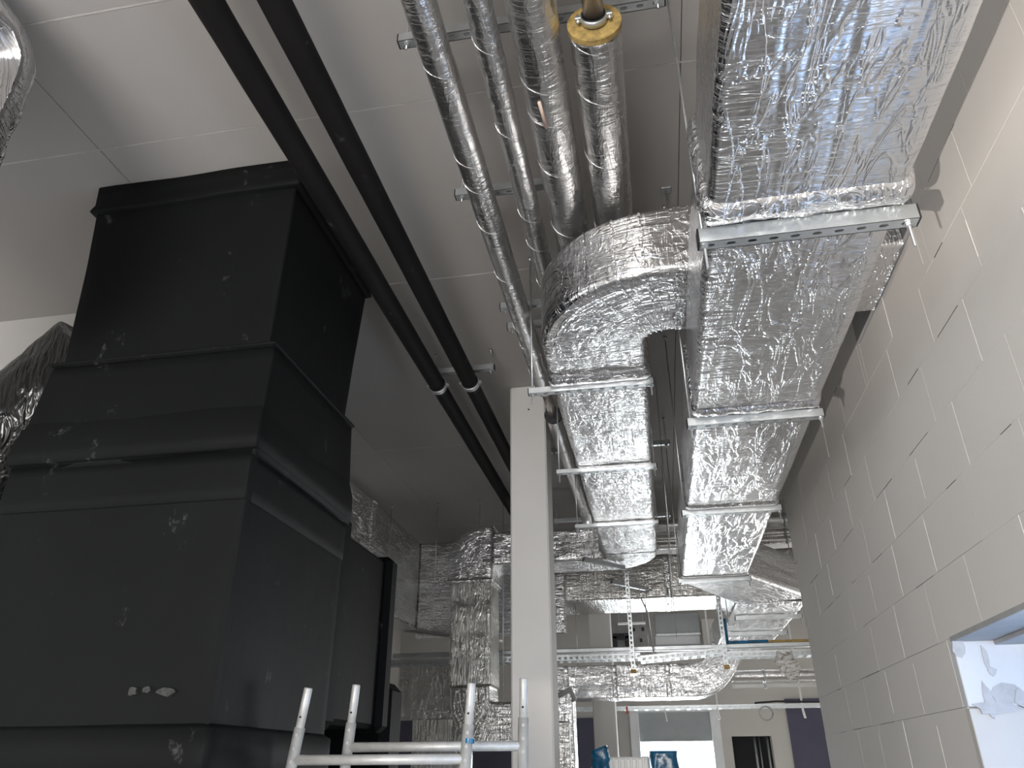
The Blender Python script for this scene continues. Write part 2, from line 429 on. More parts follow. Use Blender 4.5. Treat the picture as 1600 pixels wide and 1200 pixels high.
for z in zs:
    zz0, zz1 = z, min(z + 0.2507, ZC)
    if zz1 <= ZF: continue
    key = min(offs, key=lambda q: abs(q - z))
    oy = offs[key] if abs(key - z) < 0.02 else random.uniform(2, 2.5)
    y = oy - 0.5 * math.ceil((oy - 0.6) / 0.5)
    # everything nearer the rear than the frame shows, in longer plain lengths
    cuts = [YA, -2.0] + [y + 0.5 * k for k in range(0, 14) if y + 0.5 * k < YB - 0.06] + [YB]
    for a, b_ in zip(cuts[:-1], cuts[1:]):
        pieces = [(a, b_, zz0, zz1)]
        for (hy0, hy1, hz0, hz1) in ((WY0, WY1, WZ0, WZ1), (NY0, NY1, NZ0, NZ1)):
            nxt = []
            for (p, q, r0, r1) in pieces:
                if q <= hy0 or p >= hy1 or r1 <= hz0 + 0.005 or r0 >= hz1 - 0.005: nxt.append((p, q, r0, r1)); continue
                if p < hy0: nxt.append((p, hy0, r0, r1))
                if q > hy1: nxt.append((hy1, q, r0, r1))
                m0, m1 = max(p, hy0), min(q, hy1)
                if r0 < hz0 - 0.01: nxt.append((m0, m1, r0, hz0))
                if r1 > hz1 + 0.01: nxt.append((m0, m1, hz1, r1))
            pieces = nxt
        for (p, q, r0, r1) in pieces:
            if q - p < 0.03 or r1 - r0 < 0.02: continue
            g = random.choice([0.0002, 0.0002, 0.0005, 0.0012, 0.002])
            gv = random.choice([0.0001, 0.0004, 0.0009])
            dx = random.uniform(-0.0012, 0.0012)
            MB().bbox(XW + dx, XW + 0.02, p + gv, q - gv, r0 + g, r1 - 0.0002, 0.0009).build('block', 'block_paint', wallr)
            # white scraped bead in some of the upright joints
            if q < YB - 0.1 and q > 1.0 and random.random() < 0.45 and abs(q - WY0) > 0.01 and abs(q - NY0) > 0.01:
                l0 = r0 + random.uniform(0.0, 0.05); l1 = r1 - random.uniform(0, 0.06)
                if l1 - l0 > 0.08: MB().box(XW - 0.0016, XW + 0.004, q - 0.0011, q + 0.0011, l0, l1).build('mortar_bead', 'joint_filler', wallr)
            # open black gap under some blocks
            if p > 1.0 and random.random() < 0.45:
                w = random.uniform(0.08, 0.35); st = random.uniform(p, max(p + 0.01, q - w))
                MB().box(XW - 0.0014, XW + 0.003, st, min(q, st + w), r0 - 0.0012, r0 + random.uniform(0.0002, 0.0016)).build('joint_gap', 'joint_dark', wallr)
# end face of the wall
MB().box(XW + 0.006, XW + T, YB, YB + 0.012, ZF, ZC).build('end_face', 'block_paint', wallr)
# wall behind the black riser, rear and far walls
struct(MB().box(-8, -2.35, 3.80, 4.0, ZF, ZC).build('wall_left_partition', 'wall_plaster'))
mb = MB(); mb.box(-8.2, -8, -4.6, 4.0, ZF, -1.05); mb.box(-8.2, -8, -4.6, 4.0, 1.45, ZC); mb.box(-8.2, -8, 1.6, 4.0, -1.05, 1.45); mb.box(-8.2, -8, -4.6, -4.0, -1.05, 1.45)
struct(mb.build('wall_left', 'wall_plaster'))
struct(MB().box(-5.2, -5.0, 4.0, 15.3, ZF, ZC).build('wall_left_far', 'wall_plaster'))
mb = MB(); mb.box(-8, -2.95, -4.7, -4.5, ZF, 0.5); mb.box(-0.25, XW, -4.7, -4.5, ZF, 0.5); mb.box(-8, XW, -4.7, -4.5, 0.5, 0.82); mb.box(-8, XW, -4.7, -4.5, 2.3, ZC); mb.box(-8, -5.2, -4.7, -4.5, 0.82, 2.3)
struct(mb.build('wall_rear', 'wall_plaster'))
struct(MB().box(6.3, 6.5, 6.4, 15.3, ZF, ZC).build('wall_right_far', 'wall_plaster'))
struct(MB().box(1.46, 6.5, 6.2, 6.38, ZF, ZC).build('wall_right_return', 'wall_plaster'))
# far wall with window, door opening and upper window
YFAR = 15.0
mb = MB()
def farbox(x0, x1, z0, z1): mb.box(x0, x1, YFAR, YFAR + 0.25, z0, z1)
farbox(-5, -0.55, ZF, ZC); farbox(-0.55, 0.93, 0.95, ZC); farbox(0.93, 1.15, ZF, ZC)
farbox(1.15, 1.82, 0.495, ZC); farbox(1.82, 2.95, ZF, ZC); farbox(2.95, 5.85, 0.95, ZC); farbox(5.85, 6.4, ZF, ZC); farbox(2.95, 5.85, ZF, -1.35)
wfar = struct(mb.build('wall_far', 'wall_plaster'))
MB().box(2.13, 2.95, YFAR - 0.02, YFAR, ZF, 1.08).build('violet_panel', 'wall_violet', wfar)
MB().box(-1.62, -0.82, YFAR - 0.02, YFAR, ZF, 0.82).build('violet_panel', 'wall_violet', wfar)
MB().box(-4.9, -1.9, YFAR - 0.02, YFAR, ZF, 0.82).build('violet_panel', 'wall_violet', wfar)
# far window with blind
w = struct(MB().box(-0.55, 0.93, YFAR + 0.02, YFAR + 0.08, 0.90, 0.95).build('window_1', 'frame_white'), 'bright far window with grey roller blind half drawn')
MB().bbox(-0.60, -0.44, YFAR - 0.03, YFAR + 0.2, ZF, 1.0).build('window_frame', 'frame_white', w)
MB().bbox(0.82, 0.98, YFAR - 0.03, YFAR + 0.2, ZF, 1.0).build('window_frame', 'frame_white', w)
MB().box(-0.46, 0.84, YFAR + 0.03, YFAR + 0.05, 0.43, 0.95).build('roller_blind', 'blind_grey', w)
MB().bbox(-0.46, 0.84, YFAR + 0.02, YFAR + 0.05, 0.415, 0.435).build('blind_bar', 'steel_zinc', w)
# door opening to a dark lift shaft with guide rails
dr = struct(MB().box(1.1, 1.9, YFAR + 0.9, YFAR + 0.95, ZF, 0.6).build('door_1', 'panel_dark'), 'dark doorway in the far wall')
MB().box(1.1, 1.15, YFAR + 0.25, YFAR + 0.9, ZF, 0.6).build('shaft_side', 'panel_dark', dr)
MB().box(1.82, 1.87, YFAR + 0.25, YFAR + 0.9, ZF, 0.6).build('shaft_side', 'panel_dark', dr)
MB().box(1.1, 1.87, YFAR + 0.25, YFAR + 0.95, 0.55, 0.6).build('shaft_top', 'panel_dark', dr)
for x in (1.56, 1.64, 1.78):
    MB().tube([(x, YFAR + 0.3, ZF), (x, YFAR + 0.3, 0.55)], 0.014 if x == 1.64 else 0.03, 8).build('guide_rail', 'steel_zinc', dr, True)
# upper far window: dark panel above bright strip
up = struct(MB().bbox(0.0, 0.82, YFAR - 0.10, YFAR, 2.22, 2.60, 0.01).build('window_2', 'blind_grey'), 'dark panel above a pale strip high on the far wall')
MB().bbox(-0.02, 0.80, YFAR - 0.06, YFAR, 1.90, 2.20, 0.01).build('pale_panel', 'frame_white', up)
MB().bbox(-0.02, 0.80, YFAR - 0.08, YFAR - 0.05, 2.02, 2.04, 0.003).build('glazing_bar', 'blind_grey', up)
MB().bbox(0.0, 0.82, YFAR - 0.12, YFAR - 0.02, 2.20, 2.235, 0.004).build('blind_bar', 'steel_zinc', up)
tag(MB().bbox(0.84, 1.32, YFAR - 0.3, YFAR, 1.93, 2.45, 0.01).build('cabinet', 'wall_plaster'), 'brownish box cabinet high on the far wall beside the dark panel', 'cabinet')
# dark plant recess seen between the ducts
rc = thing('wall_unit', 'dark grey unit with a black arch shape high between the ducts', 'unit', (-0.45, YFAR - 0.2, 1.9))
MB().bbox(-0.83, -0.10, YFAR - 0.06, YFAR, 1.90, 2.64, 0.004).build('back_plate', 'concrete_grey', rc)
mb = MB(); mb.bbox(-0.80, -0.72, YFAR - 0.14, YFAR - 0.06, 1.92, 2.22, 0.01); mb.bbox(-0.58, -0.50, YFAR - 0.14, YFAR - 0.06, 1.92, 2.22, 0.01); mb.bbox(-0.80, -0.50, YFAR - 0.14, YFAR - 0.06, 2.16, 2.26, 0.01)
mb.build('arch', 'panel_dark', rc)
for x, z in ((-0.42, 2.3), (-0.25, 2.3), (-0.3, 2.1)): MB().bbox(x, x + 0.04, YFAR - 0.1, YFAR - 0.06, z, z + 0.06, 0.004).build('fitting', 'panel_dark', rc)
# hanging fluorescent lamp
lp = thing('hanging_lamp', 'white hanging batten lamp between far column and perforated strap', 'lamp', (-0.33, 12, 2.2))
MB().bbox(-0.56, -0.14, 12.0, 12.05, 1.955, 1.985, 0.006).build('lamp_body', 'lamp_body', lp)
for x in (-0.54, -0.18): MB().tube([(x, 12.02, 1.98), (x, 12.02, ZC)], 0.004, 6).build('wire', 'steel_rod', lp)

# window in the right wall: lintel, reveals, frame and blue film
w = struct(MB().bbox(XW - 0.001, XW + T + 0.02, WY0 - 0.2, WY1 + 0.002, WZ1 - 0.012, WZ1 + 0.01, 0.003).build('window_3', 'concrete_grey'), 'window opening in the block wall with concrete lintel')
MB().bbox(XW + 0.15, XW + T + 0.02, WY0, WY1, WZ1 - 0.03, WZ1 - 0.012, 0.003).build('lintel_step', 'concrete_grey', w)
# foam reveal, upper and lower board
MB().bbox(XW - 0.002, XW + T + 0.25, WY1 - 0.02, WY1 + 0.03, 0.205, WZ1 - 0.012, 0.003).build('reveal_board', 'foam_white', w)
MB().bbox(XW - 0.001, XW + T + 0.25, WY1 - 0.014, WY1 + 0.03, WZ0, 0.20, 0.003).build('reveal_board', 'wall_plaster', w)
for (x, z, sx, sz) in ((1.17, 0.42, 0.03, 0.05), (1.30, 0.25, 0.07, 0.05), (1.23, 0.23, 0.02, 0.08), (1.26, 0.38, 0.012, 0.06), (1.27, 0.33, 0.02, 0.02), (1.345, 0.23, 0.035, 0.04), (1.25, 0.20, 0.10, 0.03)):
    mb = MB(); n = 9; a0 = random.random()
    pts = [(x + sx * (0.6 + 0.4 * random.random()) * math.cos(2 * math.pi * (k + a0) / n), z + sz * (0.6 + 0.4 * random.random()) * math.sin(2 * math.pi * (k + a0) / n)) for k in range(n)]
    sm = globals().get('sm', 0) + 1
    mb.v = [(p, WY1 - 0.0215 - 0.0006 * sm, q) for p, q in pts] + [(p, WY1 - 0.013, q) for p, q in pts]
    mb.f = [tuple(range(n)), tuple(range(2 * n - 1, n - 1, -1))] + [(k, n + k, n + (k + 1) % n, (k + 1) % n) for k in range(n)]
    mb.build('mortar_smear', 'smear_grey', w)
MB().bbox(XW, XW + T + 0.05, WY0, WY1, WZ0 - 0.03, WZ0, 0.003).build('window_sill', 'concrete_grey', w)
for (a, b_) in ((WY0, WY0 + 0.06), (1.85, 1.91), (WY1 - 0.08, WY1 - 0.02)):
    MB().bbox(1.44, 1.50, a, b_, WZ0, WZ1 - 0.03, 0.004).build('window_frame', 'frame_white', w)
# crumpled blue film hanging inside the frame
mb = MB(); ny, nz = 40, 10
for i in range(ny + 1):
    for k in range(nz + 1):
        y = 2.75 + 0.62 * i / ny; z = -0.7 + 1.1 * k / nz
        mb.v.append((1.415 + 0.018 * math.sin(i * 1.1 + 0.3 * k) + 0.008 * math.sin(i * 2.7 + k), y, z))
for i in range(ny):
    for k in range(nz):
        a = i * (nz + 1) + k; mb.f.append((a, a + 1, a + nz + 2, a + nz + 1))
mb.build('protective_film', 'film_clear_blue', w, True)

# columns
def column(name, label, x0, x1, y0, y1):
    t = thing(name, label, 'column', ((x0 + x1) / 2, (y0 + y1) / 2, ZF))
    MB().bbox(x0, x1, y0, y1, ZF, ZC, 0.012).build('shaft', 'column_paint', t)
    MB().bbox(x0 - 0.006, x1 + 0.006, y0 - 0.006, y1 + 0.006, ZF, ZF + 0.08, 0.004).build('foot_strip', 'joint_filler', t)
    return t
t = column('concrete_column', 'pale square concrete column in the middle of the hall behind the scaffold', -1.015, -0.725, 5.48, 5.78)
MB().tube([(-0.86, 5.479, 2.60), (-0.86, 5.47, 2.60)], 0.006, 8).build('drill_hole', 'dark_hole', t)
column('concrete_column', 'far narrow pale column below the crossing foil ducts', -0.92, -0.62, 11.0, 11.3)

# ------------------------------------------------------------------ support rails
def slot_face(mb, x0, x1, y0, y1, z, pitch=0.06, sl=0.030, sw=0.014, flip=False):
    """bottom plate of a channel with real oblong slots"""
    n = max(1, int((x1 - x0) / pitch)); p = (x1 - x0) / n; cy = (y0 + y1) / 2
    for k in range(n):
        a, b_ = x0 + k * p, x0 + (k + 1) * p; cx = (a + b_) / 2
        hole = [(cx + sl / 2 * c_, cy + sw / 2 * s_) for c_, s_ in ((-0.6, -1), (0.6, -1), (1, 0), (0.6, 1), (-0.6, 1), (-1, 0))]
        out = [(a, y0), (b_, y0), (b_, cy), (b_, y1), (a, y1), (a, cy)]
        n0 = len(mb.v); mb.v += [(q[0], q[1], z) for q in hole] + [(q[0], q[1], z) for q in out]
        for j in range(6):
            j2 = (j + 1) % 6; mb.f.append((n0 + j, n0 + j2, n0 + 6 + j2, n0 + 6 + j))
        n1 = len(mb.v); mb.v += [(q[0], q[1], z + 0.003) for q in hole]
        for j in range(6):
            j2 = (j + 1) % 6; mb.f.append((n0 + j2, n0 + j, n1 + j, n1 + j2))
    return mb

def channel(name, mat_, parent, x0, x1, yc, ztop, w=0.041, h=0.041, slots=True, M=None):
    t = 0.003; mb = MB(); y0, y1 = yc - w / 2, yc + w / 2; zb = ztop - h
    mb.box(x0, x1, y0, y0 + t, zb, ztop); mb.box(x0, x1, y1 - t, y1, zb, ztop)
    if slots: slot_face(mb, x0, x1, y0, y1, zb)
    else: mb.box(x0, x1, y0, y1, zb, zb + t)
    mb.box(x0, x1, y0 + t, y0 + 0.012, ztop - t, ztop); mb.box(x0, x1, y1 - 0.012, y1 - t, ztop - t, ztop)
    if M is not None: mb.v = [tuple(M @ Vector(q)) for q in mb.v]
    return mb.build(name, mat_, parent)

def hexnut(mb, x, y, z, r_=0.010, h=0.009):
    return mb.tube([(x, y, z), (x, y, z + h)], r_, 6)

def trapeze(label, y, x0, x1, ztop, rodx, group, w=0.041, h=0.041, caps=True, name='support_rail', tail=0.06, slots=True, capmat='rubber_black', ztopr=ZC):
    t = thing(name, label, 'support rail', ((x0 + x1) / 2, y, ztop - h), group)
    ch = channel('channel', 'steel_zinc', t, x0, x1, y, ztop, w, h, slots)
    for x in rodx:
        rd = MB().tube([(x, y, ztop - h - tail), (x, y, ztopr)], 0.0048, 8).build('threaded_rod', 'steel_rod', t, True)
        hexnut(MB(), x, y, ztop - h - 0.012, 0.010).build('nut', 'steel_rod', rd); hexnut(MB(), x, y, ztop, 0.010).build('nut', 'steel_rod', rd)
        MB().ring((x, y, ztop - h - 0.002), (0, 0, 1), 0.005, 0.014, 0.003, 12).build('washer', 'steel_rod', rd)
        MB().tube([(x, y, ztopr - 0.025), (x, y, ztopr)], 0.011, 8).build('ceiling_anchor', 'steel_rod', rd, True)
    if caps:
        for x, sgn in ((x0, -1), (x1, 1)):
            MB().bbox(min(x, x + sgn * 0.006), max(x, x + sgn * 0.006), y - w / 2 - 0.001, y + w / 2 + 0.001, ztop - h - 0.001, ztop + 0.001, 0.002).build('end_cap', capmat, t)
    return t

# ------------------------------------------------------------------ main duct (foil wrapped)
ZM, HM = 1.5, 0.37
XL, XR = 0.266, 0.832
cx, wd = (XL + XR) / 2, XR - XL
main = thing('main_air_duct', 'large foil wrapped rectangular air duct running along the block wall', 'air duct', (cx, 3, ZM))
secM = round_rect(wd, HM, 0.028, 0.022)
zc = ZM + HM / 2
cutsY = [-1.2, 0.75, 1.93, 3.40, 4.86, 6.90]
for k, (a, b_) in enumerate(zip(cutsY[:-1], cutsY[1:])):
    L = b_ - a
    def bulge(s, L=L): return 0.006 * math.sin(math.pi * min(1, max(0, s / L))) - 0.003 * math.exp(-(s / 0.03) ** 2) - 0.003 * math.exp(-((L - s) / 0.03) ** 2)
    sweep('straight_section', 'foil_duct', main, [(cx, a, zc), (cx, b_, zc)], (0, 0, 1), secM, 0.018, 0.0022, 11 + k, v0=a, bulge=bulge, caps=False)
# taped flanges just ahead of every rail
for k, (y, wid, ex) in enumerate(((0.75, 0.10, 0.004), (1.885, 0.11, 0.014), (2.62, 0.07, 0.003), (3.35, 0.08, 0.010), (4.1, 0.07, 0.003), (4.83, 0.07, 0.008), (5.9, 0.06, 0.003), (6.84, 0.07, 0.006))):
    s2 = round_rect(wd + 2 * ex, HM + 2 * ex, 0.03, 0.014)
    sweep('tape_band', 'foil_tape', main, [(cx, y - wid / 2, zc), (cx, y + wid / 2, zc)], (0, 0, 1), s2, 0.011, 0.006 if ex > 0.008 else 0.002, 40 + k, v0=y, caps=False, freq=18,
          bulge=lambda s, w_=wid, e=ex: (1.7 * e + 0.008) * max(0.0, math.sin(math.pi * s / w_)) ** 0.45 - e - 0.008)
# offset to the right and run beyond the wall
sweep('offset_section', 'foil_duct', main, [(cx, 6.90, zc), (cx, 6.97, zc), (cx + 0.02, 7.03, zc), (1.15, 8.05, zc), (1.19, 8.16, zc)], (0, 0, 1), secM, 0.03, 0.003, 21, v0=7, scale=lambda q: (1 + 0.27 * q, 1))
secM2 = round_rect(0.72, HM, 0.028, 0.03)
sweep('straight_section', 'foil_duct', main, [(1.19, 8.16, zc), (1.17, 12.2, zc)], (0, 0, 1), secM2, 0.04, 0.005, 22, v0=8.2)
grp = 'rails carrying the main duct'
for y, lab, hh in ((1.965, 'nearest galvanised slotted rail under the main duct, ends showing', 0.052), (3.418, 'second galvanised rail under the main duct from the camera', 0.038), (4.888, 'third galvanised rail under the main duct from the camera', 0.034), (6.925, 'last galvanised rail under the main duct before its offset', 0.034)):
    trapeze(lab, y, 0.238, 0.872 if y < 2 else 0.858, ZM - 0.004, (0.252, 0.846), grp, h=hh, w=0.045, tail=0.085 if y < 2 else 0.05)
for y, lab in ((8.89, 'dark rail under the far shifted end of the main duct, nearer one'), (10.04, 'dark rail under the far shifted end of the main duct, farther one')):
    t = trapeze(lab, y, 0.80 if y > 9 else 0.88, 1.58, ZM - 0.008, (0.815 if y > 9 else 0.80, 1.57), grp, caps=True, ztopr=1.905 if y > 9.5 else ZC)

# ------------------------------------------------------------------ branch duct crossing over the main duct
ZU, HU = 1.91, 0.35
UL, UR = -0.45, 0.075
ux, uw = (UL + UR) / 2, UR - UL
zu = ZU + HU / 2
branch = thing('branch_air_duct', 'foil wrapped branch duct with a big rounded elbow, turning away beside the main duct', 'air duct', (ux, 4.5, ZU))
secU = round_rect(uw, HU, 0.03, 0.02)
yc = 3.005; Rb = 0.36
elb = [(1.14, yc, zu), (0.62, yc, zu), (ux + Rb, yc, zu)] + arc((ux + Rb, yc + Rb), Rb, 270, 180, zu, 22)[1:] + [(ux, 3.58, zu)]
sweep('elbow', 'foil_branch', branch, elb, (0, 0, 1), secU, 0.016, 0.0022, 31, v0=0, caps=True)
for k, (a, b_) in enumerate(((3.58, 3.73), (3.73, 5.07), (5.07, 6.45), (6.45, 7.55))):
    sweep('straight_section', 'foil_branch', branch, [(ux, a, zu), (ux, b_, zu)], (0, 0, 1), secU, 0.02, 0.0025, 33 + k, v0=a, caps=False,
          bulge=lambda s, L=b_ - a: 0.006 * math.sin(math.pi * s / L) - 0.003 * math.exp(-(s / 0.03) ** 2) - 0.003 * math.exp(-((L - s) / 0.03) ** 2))
for k, (y, wid, ex) in enumerate(((3.62, 0.06, 0.003), (3.70, 0.09, 0.013), (4.35, 0.06, 0.003), (5.04, 0.06, 0.006), (5.7, 0.06, 0.003), (6.42, 0.06, 0.006), (7.0, 0.05, 0.003))):
    s2 = round_rect(uw + 2 * ex, HU + 2 * ex, 0.03, 0.016)
    sweep('tape_band', 'foil_tape', branch, [(ux, y - wid / 2, zu), (ux, y + wid / 2, zu)], (0, 0, 1), s2, 0.010, 0.003, 50 + k, v0=y, caps=False, freq=16,
          bulge=lambda s, w_=wid, e=ex: (1.4 * e + 0.008) * max(0.0, math.sin(math.pi * s / w_)) ** 0.45 - e - 0.008)
# thin tape stripes standing on the rounded cheek of the elbow
for k, ang in enumerate((262, 250, 236, 222)):
    a = math.radians(ang); c = (ux + Rb, yc + Rb)
    p0 = arc(c, Rb, ang - 0.6, ang + 0.6, zu, 2)
    sweep('tape_band', 'foil_tape', branch, p0, (0, 0, 1), round_rect(uw + 0.008, HU + 0.008, 0.03, 0.03), 0.006, 0.0, 60 + k, caps=False)
s2 = round_rect(uw + 0.006, HU + 0.006, 0.03, 0.02)
sweep('tape_band', 'foil_tape', branch, [(0.22, yc, zu), (0.31, yc, zu)], (0, 0, 1), s2, 0.012, 0.003, 66, caps=False, freq=16)
MB().bbox(1.143, 1.40, NY0 + 0.005, NY1 - 0.005, NZ0 + 0.004, NZ1 - 0.004, 0.006).build('wall_collar', 'concrete_grey', branch)
# far elbow to the left, cross run, drop
R2 = 0.33
far = [(ux, 7.55, zu), (ux, 7.67, zu)] + arc((ux - R2, 7.67), R2, 0, 90, zu, 14)[1:] + [(-1.2, 8.0, zu), (-1.62, 8.0, zu)]
sweep('far_elbow', 'foil_branch', branch, far, (0, 0, 1), round_rect(uw, HU, 0.03, 0.03), 0.03, 0.004, 37, v0=7.5)
drop = [(-1.62, 7.96, zu), (-1.72, 7.96, zu)] + [(-1.72 - 0.14 * math.sin(math.radians(q)), 7.96, zu - 0.14 * (1 - math.cos(math.radians(q)))) for q in range(10, 91, 10)] + [(-1.86, 7.96, 1.75)]
sweep('drop_elbow', 'foil_branch', branch, drop, (0, 1, 0), round_rect(0.50, 0.54, 0.05, 0.03), 0.03, 0.005, 38)
sweep('drop_duct', 'foil_drop', branch, [(-1.86, 7.96, 1.76), (-1.845, 7.96, 0.72)], (0, 1, 0), round_rect(0.43, 0.44, 0.02, 0.025), 0.025, 0.004, 39, v0=2)
sweep('tape_band', 'foil_tape', branch, [(-1.86, 7.96, 1.80), (-1.86, 7.96, 1.72)], (0, 1, 0), round_rect(0.47, 0.50, 0.03, 0.02), 0.015, 0.005, 40)
low = [(-1.845, 7.96, 0.72), (-1.84, 7.96, 0.62)] + [(-1.84 + 0.22 * (1 - math.cos(math.radians(q))), 7.96, 0.60 - 0.22 * math.sin(math.radians(q))) for q in range(0, 91, 10)] + [(-1.2, 7.96, 0.38)]
sweep('foot_elbow', 'foil_dark', branch, low, (0, 1, 0), round_rect(0.40, 0.46, 0.03, 0.03), 0.03, 0.003, 41)
grp = 'rails carrying the branch duct'
for y, lab, lx in ((3.755, 'nearest slotted rail under the branch duct, by the column head', -0.585), (5.075, 'second rail under the branch duct', -0.60), (6.455, 'third rail under the branch duct', -0.615)):
    trapeze(lab, y, lx, 0.105, ZU - 0.004, (lx + 0.018, 0.092), grp, tail=0.06, h=0.028 if y > 4 else 0.034)
# two diagonal rails by the far elbow
for (a, b_, z, lab) in (((-0.647, 7.50), (-0.268, 7.96), 1.885, 'slanted rail under the far elbow of the branch duct'), ((-0.435, 8.50), (-0.082, 8.93), 1.865, 'loose slanted dark rail hanging in front of the crossing duct')):
    L = math.hypot(b_[0] - a[0], b_[1] - a[1]); ang = math.atan2(b_[1] - a[1], b_[0] - a[0])
    t = thing('diagonal_rail', lab, 'support rail', (a[0], a[1], z - 0.04))
    M = Matrix.Translation((a[0], a[1], 0)) @ Matrix.Rotation(ang, 4, 'Z')
    channel('channel', 'steel_zinc', t, 0, L, 0, z, 0.041, 0.041, True, M)
    for rx in ((-0.55,) if a[1] < 8 else (-0.355, -0.14)):
        p = M @ Vector(((rx - a[0]) / math.cos(ang), 0, 0))
        MB().tube([(p.x, p.y, z - 0.08), (p.x, p.y, ZC)], 0.005, 6).build('threaded_rod', 'steel_rod', t, True)

# ------------------------------------------------------------------ silver pipes under the ceiling
ZP = 2.42
def silver_pipe(label, x, rad, y0, y1, z=ZP, seed=70):
    t = thing('insulated_pipe', label, 'pipe', (x, y0, z), 'foil insulated pipes under the ceiling')
    return t
def lagging(t, x, rad, y0, y1, z, seed, name='foil_lagging', turns=True):
    n = max(20, int(2 * math.pi * rad / 0.016))
    def bul(s): return 0.0006 * math.sin(s * 23 + seed)
    o = sweep(name, 'foil_pipe', t, [(x, y0, z), (x, y1, z)], (0, 0, 1), circle(rad, n), 0.016, 0.0014, seed, v0=y0, bulge=bul, freq=9)
    # spiral of tape edge
    y = y0 + 0.1
    k = 0
    while y < min(y1 - 0.1, 6.5):
        pts = [(x + (rad + 0.0015) * math.cos(a), y + 0.10 * (a / math.pi), z + (rad + 0.0015) * math.sin(a)) for a in np.linspace(-math.pi * 1.05, 0.05 * math.pi, 14)]
        MB().tube(pts, 0.0008, 5).build('tape_edge', 'foil_tape', o, True)
        y += 0.17 + 0.45 * ((k * 37 + seed * 3) % 7) / 7; k += 1
    return o
p1 = silver_pipe('leftmost foil insulated pipe under the ceiling, broken by a bare stretch beside the column', -0.632, 0.064, -1, 9)
lagging(p1, -0.632, 0.062, -1.0, 4.78, ZP, 71)
MB().tube([(-0.632, 4.7, ZP), (-0.632, 5.4, ZP)], 0.034, 14).build('bare_pipe', 'steel_bare', p1, True)
MB().ring((-0.632, 5.24, ZP), (0, 1, 0), 0.034, 0.068, 0.03).build('end_collar', 'panel_dark', p1)
lagging(p1, -0.632, 0.060, 5.26, 9.2, ZP, 72)
p2 = silver_pipe('thin foil insulated pipe, second from the left under the ceiling', -0.428, 0.05, -1, 9)
lagging(p2, -0.428, 0.052, -1.0, 9.2, ZP, 73)
p3 = silver_pipe('thick foil insulated pipe with a paper scrap stuck on it, third from the left', -0.245, 0.09, -1, 9)
lg = lagging(p3, -0.245, 0.090, -1.0, 9.2, ZP, 74)
MB().tube([(-0.272, 2.115, ZP - 0.0875), (-0.262, 2.25, ZP - 0.0915)], [0.007, 0.006], 8).build('paper_scrap', 'paper_pink', p3, True)
p4 = silver_pipe('thick foil pipe with a brown insulation end ring and bare steel stub', -0.03, 0.096, 1.87, 9)
lagging(p4, -0.03, 0.096, 1.885, 9.2, ZP, 75)
MB().ring((-0.03, 1.876, ZP), (0, 1, 0), 0.040, 0.099, 0.022, 40).build('insulation_ring', 'cork_ring', p4)
MB().tube([(-0.03, -1.0, ZP), (-0.03, 2.0, ZP)], 0.038, 24).build('steel_pipe', 'steel_bare', p4, True)
cl = MB().ring((-0.03, 1.845, ZP), (0, 1, 0), 0.039, 0.048, 0.026, 28).build('pipe_clamp', 'steel_zinc', p4, True)
MB().ring((-0.03, 1.845, ZP), (0, 1, 0), 0.0385, 0.0445, 0.032, 28).build('clamp_lining', 'rubber_black', cl, True)
for s in (-1, 1):
    MB().bbox(-0.03 + s * 0.056 - 0.012, -0.03 + s * 0.056 + 0.012, 1.834, 1.856, ZP - 0.006, ZP + 0.006, 0.002).build('clamp_ear', 'steel_zinc', cl)
    MB().tube([(-0.03 + s * 0.058, 1.845, ZP - 0.02), (-0.03 + s * 0.058, 1.845, ZP + 0.02)], 0.006, 6).build('clamp_screw', 'steel_rod', cl, True)
MB().tube([(-0.03, 1.845, ZP + 0.045), (-0.03, 1.845, 2.565)], 0.006, 8).build('hanger_rod', 'steel_rod', cl, True)

grp = 'rails above the silver pipes'
for y, xa, xb, lab in ((1.935, -0.80, 0.235, 'slotted rail above the silver pipes at the top of the photo'), (2.85, -0.80, -0.20, 'short dark rail above the silver pipes, ahead of the elbow'), (3.91, -0.78, 0.25, 'rail above the pipes just left of the elbow, nearer of the pair'), (4.15, -0.78, 0.25, 'rail above the pipes just left of the elbow, farther of the pair'), (6.35, -0.80, 0.26, 'pipe rail whose end pokes out right of the branch duct'), (8.52, -1.06, 0.28, 'far pipe rail with ends showing either side of the branch duct')):
    t = trapeze(lab, y, xa, xb, 2.60, (xa + 0.03, xb - 0.025), grp, tail=0.03)
    for px_ in (-0.632, -0.428, -0.245, -0.03):
        if px_ < xb and not (px_ > -0.1 and y < 2): MB().tube([(px_, y, ZP + {-0.632: 0.066, -0.428: 0.055, -0.245: 0.093, -0.03: 0.099}[px_]), (px_, y, 2.56)], 0.006, 6).build('pipe_hanger', 'steel_rod', t, True)
# lone rod behind the elbow
rd = thing('ceiling_rod', 'thin rod dropping from a ceiling anchor behind the elbow', 'rod', (0.262, 3.228, ZC - 0.6))
MB().tube([(0.262, 3.28, 2.28), (0.262, 3.28, ZC)], 0.0045, 8).build('threaded_rod', 'steel_rod', rd, True)
MB().bbox(0.235, 0.29, 3.255, 3.305, ZC - 0.012, ZC, 0.003).build('anchor_plate', 'steel_rod', rd)
# thin wires between the branch and the main duct
for x, y, z0, lab in ((0.155, 5.6, 1.2, 'thin wire hanging between branch duct and main duct, nearer one'), (0.19, 7.6, 1.1, 'thin wire hanging between branch duct and main duct, farther one')):
    tag(MB().tube([(x, y, z0), (x + 0.02, y, ZC)], 0.0035, 6).build('hanging_wire', 'steel_rod', smooth=True), lab, 'wire')

